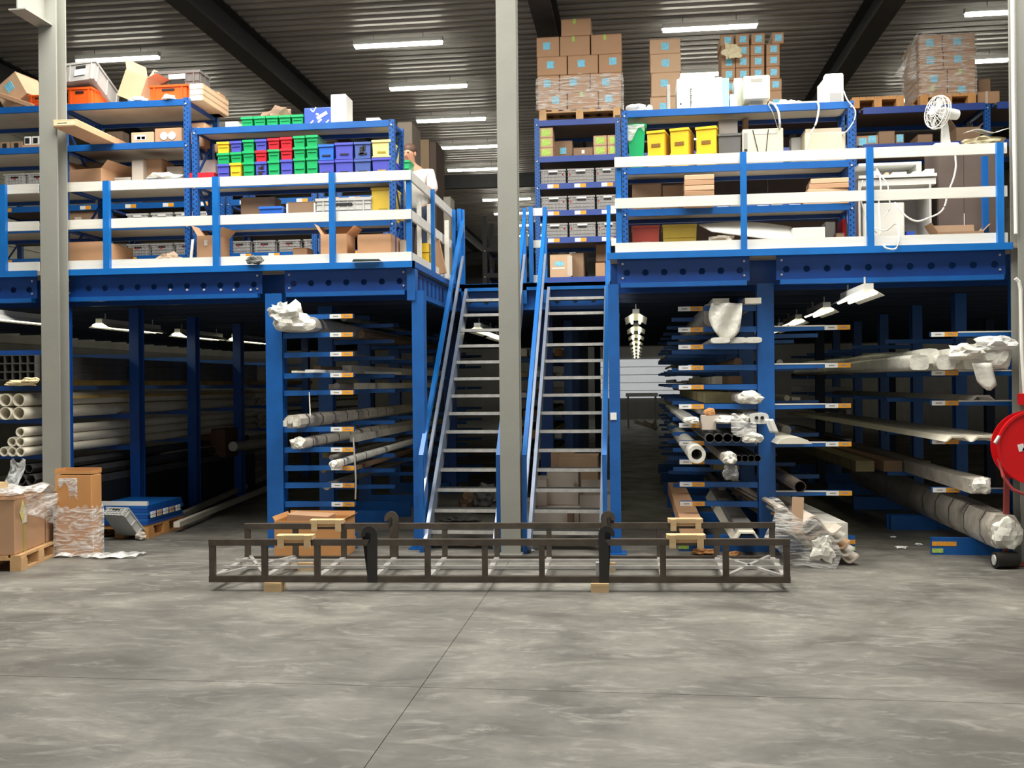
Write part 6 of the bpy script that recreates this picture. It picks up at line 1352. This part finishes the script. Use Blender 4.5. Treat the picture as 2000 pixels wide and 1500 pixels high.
def film_top(u, v):
    p = pc_ + ux * (wq / 2 + .02 - .8 * v) + uy * (-.50 + 1.10 * u); hgt = .70 if u < .62 else .70 - (u - .62) * .55
    return (p.x, p.y, hgt + .03 * math.sin(12 * u + 3 * v) + .02 * math.sin(17 * v))
cloth('film_cover', film_top, 16, 10, FILMH, None, 'white film cover spread over the cartons on the front pallet', 'film', .002)
def film_side(u, v):
    p = pc_ + ux * (wq / 2 + .02 + .03 * math.sin(9 * u + 5 * v)) + uy * (-.45 + 1.0 * u); return (p.x, p.y, .70 - .34 * v * (.5 + .5 * u) - .1 * u)
cloth('film_skirt', film_side, 14, 6, FILM, None, 'thin film skirt hanging over the side of the strapped carton', 'film', .002)
pz = pc_ + ux * (-.1) + uy * (-.2); tag(MB().box(pz.x - .25, pz.x + .25, pz.y - .1, pz.y + .1, .735, .785).build('wood_plank', WOOD), 'short pale plank lying on top of the film-covered cartons', 'plank')
# tall carton wrapped in film
c0_ = Vector((0, 9.16, 0)); x0, x1 = AX(106, 1000, c0_.y), AX(191, 1000, c0_.y)
t = carton('tall open brown carton with film wound round its lower half', 107, 179, 928, 9.16, 0, .19, CARDO, openf=False, plain=True, pyc=1000); hh = AZ(148, 926, c0_.y)
lo_ = t.location.copy(); t.location = (0, 0, 0); a = (AX(179, 1000, c0_.y) - AX(107, 1000, c0_.y)) / 2
m = MB(); m.box(-a, a, 0, .006, hh, hh + .03); m.box(-a, a, .184, .19, hh, hh + .05); m.box(-a, -a + .006, .006, .184, hh, hh + .05); m.box(a - .006, a, .006, .184, hh, hh + .03); m.build('rim_flaps', CARDO, t)
MB().box(-a + .02, a - .02, .02, .17, hh + .001, hh + .003).build('dark_inside', M('carton_inside', (.20, .10, .045), .8, 0, .1), t)
wrapshell('stretch_wrap', -a - .008, a + .008, -.008, .20, .0, hh * .60, FILMH, t, 17, 14, .02)
cloth('torn_label', lambda u, v: (-a + .04 + .20 * u, -.004 - .002 * math.sin(8 * u), hh - .04 - (.07 + .12 * (u > .55) * v + .03 * math.sin(14 * u)) * v), 10, 4, FILMH, t)
t.location = lo_
crumple('floor_film', None, None, (0, 0, 0), (.01, .01, .01), FILM, 1) if False else None
fc = gp(190, 1088); cloth('floor_film', lambda u, v: (fc.x - .42 + .85 * u, fc.y - .10 + .26 * v + .03 * math.sin(8 * u), .006 + .035 * abs(math.sin(7 * u + 4 * v)) * (1 - abs(2 * v - 1)) + .02 * abs(math.sin(15 * u))), 18, 8, FILMH, None, 'crumpled clear film lying on the floor by the tall carton', 'film', .002)
# grey crate on its side and pallet of blue panels
c1 = gp(222, 1060); x0, x1 = AX(196, 1020, c1.y + .05), AX(246, 1020, c1.y + .05)
crate('light grey crate tipped on edge beside the blue panel stack', x0, x1 + .02, c1.y + .02, .36, 0, .10, GREYL, None, (R(-48), R(0), R(-14)), grid=True, lift=(0, 0, .30), lid=True)
tag(MB().box(AX(190, 1050, c1.y), AX(195, 1050, c1.y), c1.y, c1.y + .05, 0, .28).build('teal_post', TURQ), 'short teal post beside the tall film-wrapped carton', 'post')
q1 = gp(290, 1052); q2 = gp(357, 1030); xl_ = onz(172, 1052, 0)[0]
pw_ = q1.x - xl_; pl_ = (q2 - q1).length; pcx, pcy = (q1.x + xl_) / 2, q1.y + pl_ / 2
pallet('orange wooden pallet under the stack of blue panels', pcx, pcy, 0, pw_, pl_, 0, ORANGEWOOD)
Rm = Matrix.Rotation(R(-24), 4, 'Z'); 
for k in range(6):
    mb = MB(); hx_, hy_ = pw_ / 2, pl_ / 2; mb.box(-hx_ + .01 * (k % 2), hx_ - .012 * (k % 3), -hy_, hy_, 0, .034); mb.box(-hx_, hx_, -hy_ - .012, -hy_, .002, .034)
    o = mb.build('steel_tray', BLUE if k % 2 else DBLUE, None, origin=(0, 0, 0)); o.location = (pcx, pcy, .146 + k * .0355)
    tag(o, f'folded blue steel panel, {("lowest","second","third","fourth","fifth","topmost")[k]} of the stack on the orange pallet', 'panel', 'blue panels on the pallet')
    if k in (2, 3):
        for q in range(5): eo = MB().box(hx_, hx_ + .012, -hy_ + .05 + q * .15, -hy_ + .15 + q * .15, .004, .032).build('edge_label', (PAPER, CARDL)[q % 2], None, origin=(0, 0, 0)); eo.parent = o
o = MB().box(-hx_, hx_ - .01, -hy_ - .01, -hy_ + .03, 0, .045).build('white_bar', OFFW, None, origin=(0, 0, 0)); o.location = (pcx, pcy, .146 + 6 * .0355); tag(o, 'white bar lying along the front of the blue panel stack', 'bar')
crumple('paper_scrap', 'small pinkish paper scrap at the foot of the orange pallet', 'scrap', gp(275, 1055), (.06, .05, .05), CARDW, 121, .3)
# litter behind the frame
for i, (px, py, m, s_) in enumerate(((1030, 1078, GREYL, .07), (1372, 1083, CARDO, .10), (1430, 1088, CARDO, .09), (970, 1052, PAPER, .03), (920, 1068, CARDL, .05), (1795, 1066, PAPER, .04), (1760, 1072, PAPER, .05), (1745, 1050, PAPER, .03))):
    crumple('litter_scrap', ('grey plastic scrap at the foot of the middle column', 'orange-brown scrap behind the frame before the aisle rack', 'orange-brown scrap before the base beam of the aisle rack', 'white paper scrap at the foot of the left stair', 'tan card scrap between the stairs and the frame', 'white scrap nearest the blue floor beam in the right bay', 'white scrap on the open floor of the right bay', 'tiny white scrap beside the base beam in the right bay')[i], 'scrap', gp(px, py), (s_, s_ * .6, s_ * .3), m, 131 + i, .4)

# ------------------------------------------------------------------ hose reel
hc = Vector(at(2022, 874, 9.05)); t = thing('fire_hose_reel', 'red fire hose reel cut by the frame edge', 'hose reel', (hc.x, hc.y, 0))
r_ = .315
MB().cyl(hc + Vector((0, -.02, 0)), hc + Vector((0, .0, 0)), r_, 48).build('front_disc', REDP, t, True)
MB().cyl(hc + Vector((0, .14, 0)), hc + Vector((0, .155, 0)), r_, 48).build('rear_disc', REDP, t, True)
MB().pipe(hc + Vector((0, -.035, 0)), hc + Vector((0, -.005, 0)), r_ + .008, r_ - .012, 48).build('disc_rim', REDP, t, True)
MB().cyl(hc + Vector((0, .0, 0)), hc + Vector((0, .14, 0)), .24, 32).build('coiled_hose', RUSTY, t, True)
MB().cyl(hc + Vector((0, -.05, 0)), hc + Vector((0, -.02, 0)), .07, 20).build('hub', REDP, t, True)
mw = MB(); mw.bar(hc + Vector((-.13, -.022, .03)), hc + Vector((-.115, -.022, -.03)), .003, .05); mw.bar(hc + Vector((-.11, -.022, -.01)), hc + Vector((-.06, -.022, -.03)), .003, .03); mw.build('white_mark', PAPER, t)
MB().path([hc + Vector((-.29, .03, -.10)), hc + Vector((-.275, -.03, -.25)), hc + Vector((-.20, -.04, -.36)), hc + Vector((-.08, -.04, -.41)), hc + Vector((.06, -.03, -.40))], .014, 8).build('hose_loop', M('dull_red_hose', (.38, .05, .05), .5, 0, .1), t)
mw = MB(); mw.bar((hc.x - .19, hc.y + .18, .03), (hc.x - .17, hc.y + .18, hc.z - .1), .04, .04); mw.bar((hc.x - .24, hc.y + .18, .02), (hc.x + .2, hc.y + .18, .02), .04, .03); mw.bar((hc.x - .18, hc.y + .18, hc.z - .1), (hc.x + .05, hc.y + .18, hc.z), .04, .04); mw.build('stand', M('dark_red_stand', (.25, .04, .035), .5, 0, .1), t)
MB().cyl(hc + Vector((-.30, -.02, .10)), hc + Vector((-.34, -.03, .04)), .016, 10).build('nozzle', GALV, t)
MB().box(hc.x - .02, hc.x + .3, hc.y + .155, hc.y + .3, hc.z - .05, hc.z + .05).build('wall_bracket', REDP, t)
# junction bits on the right bay post
# ------------------------------------------------------------------ the person on the platform
def skin_mesh(name, verts, edges, radii, mat, parent, root=0, sub=2):
    me = bpy.data.meshes.new(name); me.from_pydata([tuple(v) for v in verts], edges, []); me.materials.append(mat)
    o = bpy.data.objects.new(name, me); C.objects.link(o); o.parent = parent
    sk = o.modifiers.new('skin', 'SKIN'); sk.use_smooth_shade = True
    for i, r2 in enumerate(radii):
        d = me.skin_vertices[0].data[i]; d.radius = (r2, r2) if not isinstance(r2, tuple) else r2; d.use_root = (i == root)
    ss = o.modifiers.new('smooth', 'SUBSURF'); ss.levels = sub; ss.render_levels = sub
    return o
hp = at(803, 302, 11.9); PX_, PY_ = hp[0] + .06, 11.95; ht = AZ(803, 286, 11.9) - DECK
k = ht / 1.75
pr_ = thing('person', 'person in a white shirt bending over a green bin beside the bin rack', 'person', (PX_, PY_, DECK))
def S(x, y, z): return Vector((x, y, z)) * k
# head leans toward -x/-y and looks down at the bin
V = [S(0, .02, .93), S(0, .0, 1.10), S(-.01, -.02, 1.27), S(-.02, -.05, 1.42), S(-.05, -.09, 1.50), S(-.07, -.12, 1.58), S(-.075, -.13, 1.66), S(-.07, -.12, 1.70),
     S(.17, -.04, 1.40), S(.24, -.10, 1.14), S(.10, -.30, 1.22), S(.05, -.37, 1.25),
     S(-.21, -.06, 1.40), S(-.28, -.12, 1.14), S(-.24, -.32, 1.22), S(-.22, -.38, 1.25),
     S(.10, .02, .88), S(.11, .0, .48), S(.11, .03, .08), S(.11, -.12, .035),
     S(-.10, .02, .88), S(-.11, -.01, .48), S(-.11, .03, .08), S(-.11, -.12, .035)]
E_ = [(0, 1), (1, 2), (2, 3), (3, 4), (4, 5), (5, 6), (6, 7), (3, 8), (8, 9), (9, 10), (10, 11), (3, 12), (12, 13), (13, 14), (14, 15), (0, 16), (16, 17), (17, 18), (18, 19), (0, 20), (20, 21), (21, 22), (22, 23)]
Rr = [.12, .11, .12, .075, .048, .072, .088, .06, .045, .038, .032, .036, .045, .038, .032, .036, .085, .058, .042, .036, .085, .058, .042, .036]
nb = len(V)
for base, sx in ((11, 1), (15, -1)):      # fingers and thumb, curled under the bin edge
    pb = V[base]
    for f in range(4):
        L0 = (.034, .040, .038, .030)[f]
        a = pb + S(-sx * .0 - .022 + .015 * f, -.02, 0); b = a + S(0, -L0, -.008); c_ = b + S(0, -.012, -.03)
        V += [a, b, c_]; E_ += [(base, nb), (nb, nb + 1), (nb + 1, nb + 2)]; Rr += [.009, .0085, .0075]; nb += 3
    a = pb + S(-sx * .03, .0, .01); b = a + S(-sx * .012, -.03, .012); V += [a, b]; E_ += [(base, nb), (nb, nb + 1)]; Rr += [.011, .009]; nb += 2
skin_mesh('body', V, E_, [r2 * k for r2 in Rr], SKIN, pr_)
tv = [V[0] + S(0, 0, -.02), V[1], V[2], V[3] + S(0, 0, .035), V[8], V[9], V[12], V[13]]
skin_mesh('shirt', tv, [(0, 1), (1, 2), (2, 3), (3, 4), (4, 5), (3, 6), (6, 7)], [r2 * k for r2 in (.15, .145, .165, .15, .085, .066, .085, .066)], SHIRT, pr_)
skin_mesh('trousers', [V[0], V[16], V[17], V[18] + S(0, 0, .02), V[20], V[21], V[22] + S(0, 0, .02)], [(0, 1), (1, 2), (2, 3), (0, 4), (4, 5), (5, 6)], [r2 * k for r2 in (.145, .095, .07, .058, .095, .07, .058)], JEANS, pr_)
hd = V[6]
def blob(name, c, s, mat, seed=0):
    bm = bmesh.new(); bmesh.ops.create_uvsphere(bm, u_segments=16, v_segments=10, radius=1)
    for v in bm.verts: v.co = Vector((v.co.x * s[0], v.co.y * s[1], v.co.z * s[2])) + Vector(c)
    me = bpy.data.meshes.new(name); bm.to_mesh(me); bm.free(); me.materials.append(mat); me.polygons.foreach_set('use_smooth', [True] * len(me.polygons))
    o = bpy.data.objects.new(name, me); C.objects.link(o); o.parent = pr_; return o
blob('hair', hd + S(.008, .028, .028), (.094 * k, .10 * k, .088 * k), HAIR)
fd = Vector((-.25, -.95, -.25)).normalized(); sd_ = Vector((.95, -.25, 0)).normalized()
for sg in (-1, 1):
    blob('eye', hd + fd * .083 * k + sd_ * (.03 * sg * k) + S(0, 0, -.002), (.011 * k, .009 * k, .008 * k), BLACK); blob('ear', hd + sd_ * (.088 * sg * k) + S(0, .01, -.03), (.014 * k, .022 * k, .03 * k), SKIN)
blob('nose', hd + fd * .096 * k + S(0, 0, -.035), (.014 * k, .018 * k, .022 * k), SKIN); blob('mouth', hd + fd * .082 * k + S(0, 0, -.068), (.024 * k, .008 * k, .006 * k), M('lips', (.42, .14, .12), .5, 0, 0))
gx0, gx1 = AX(776, 330, 11.35), AX(808, 330, 11.35)
gy = PY_ - .42 * k
stack_bin('green bin held by the person at the end of the bin rack', PX_ - .22 * k, PX_ + .05 * k, gy - .20, .24, AZ(790, 346, gy - .2), AZ(790, 313, gy - .2), GREEN, 'bin held by the person')
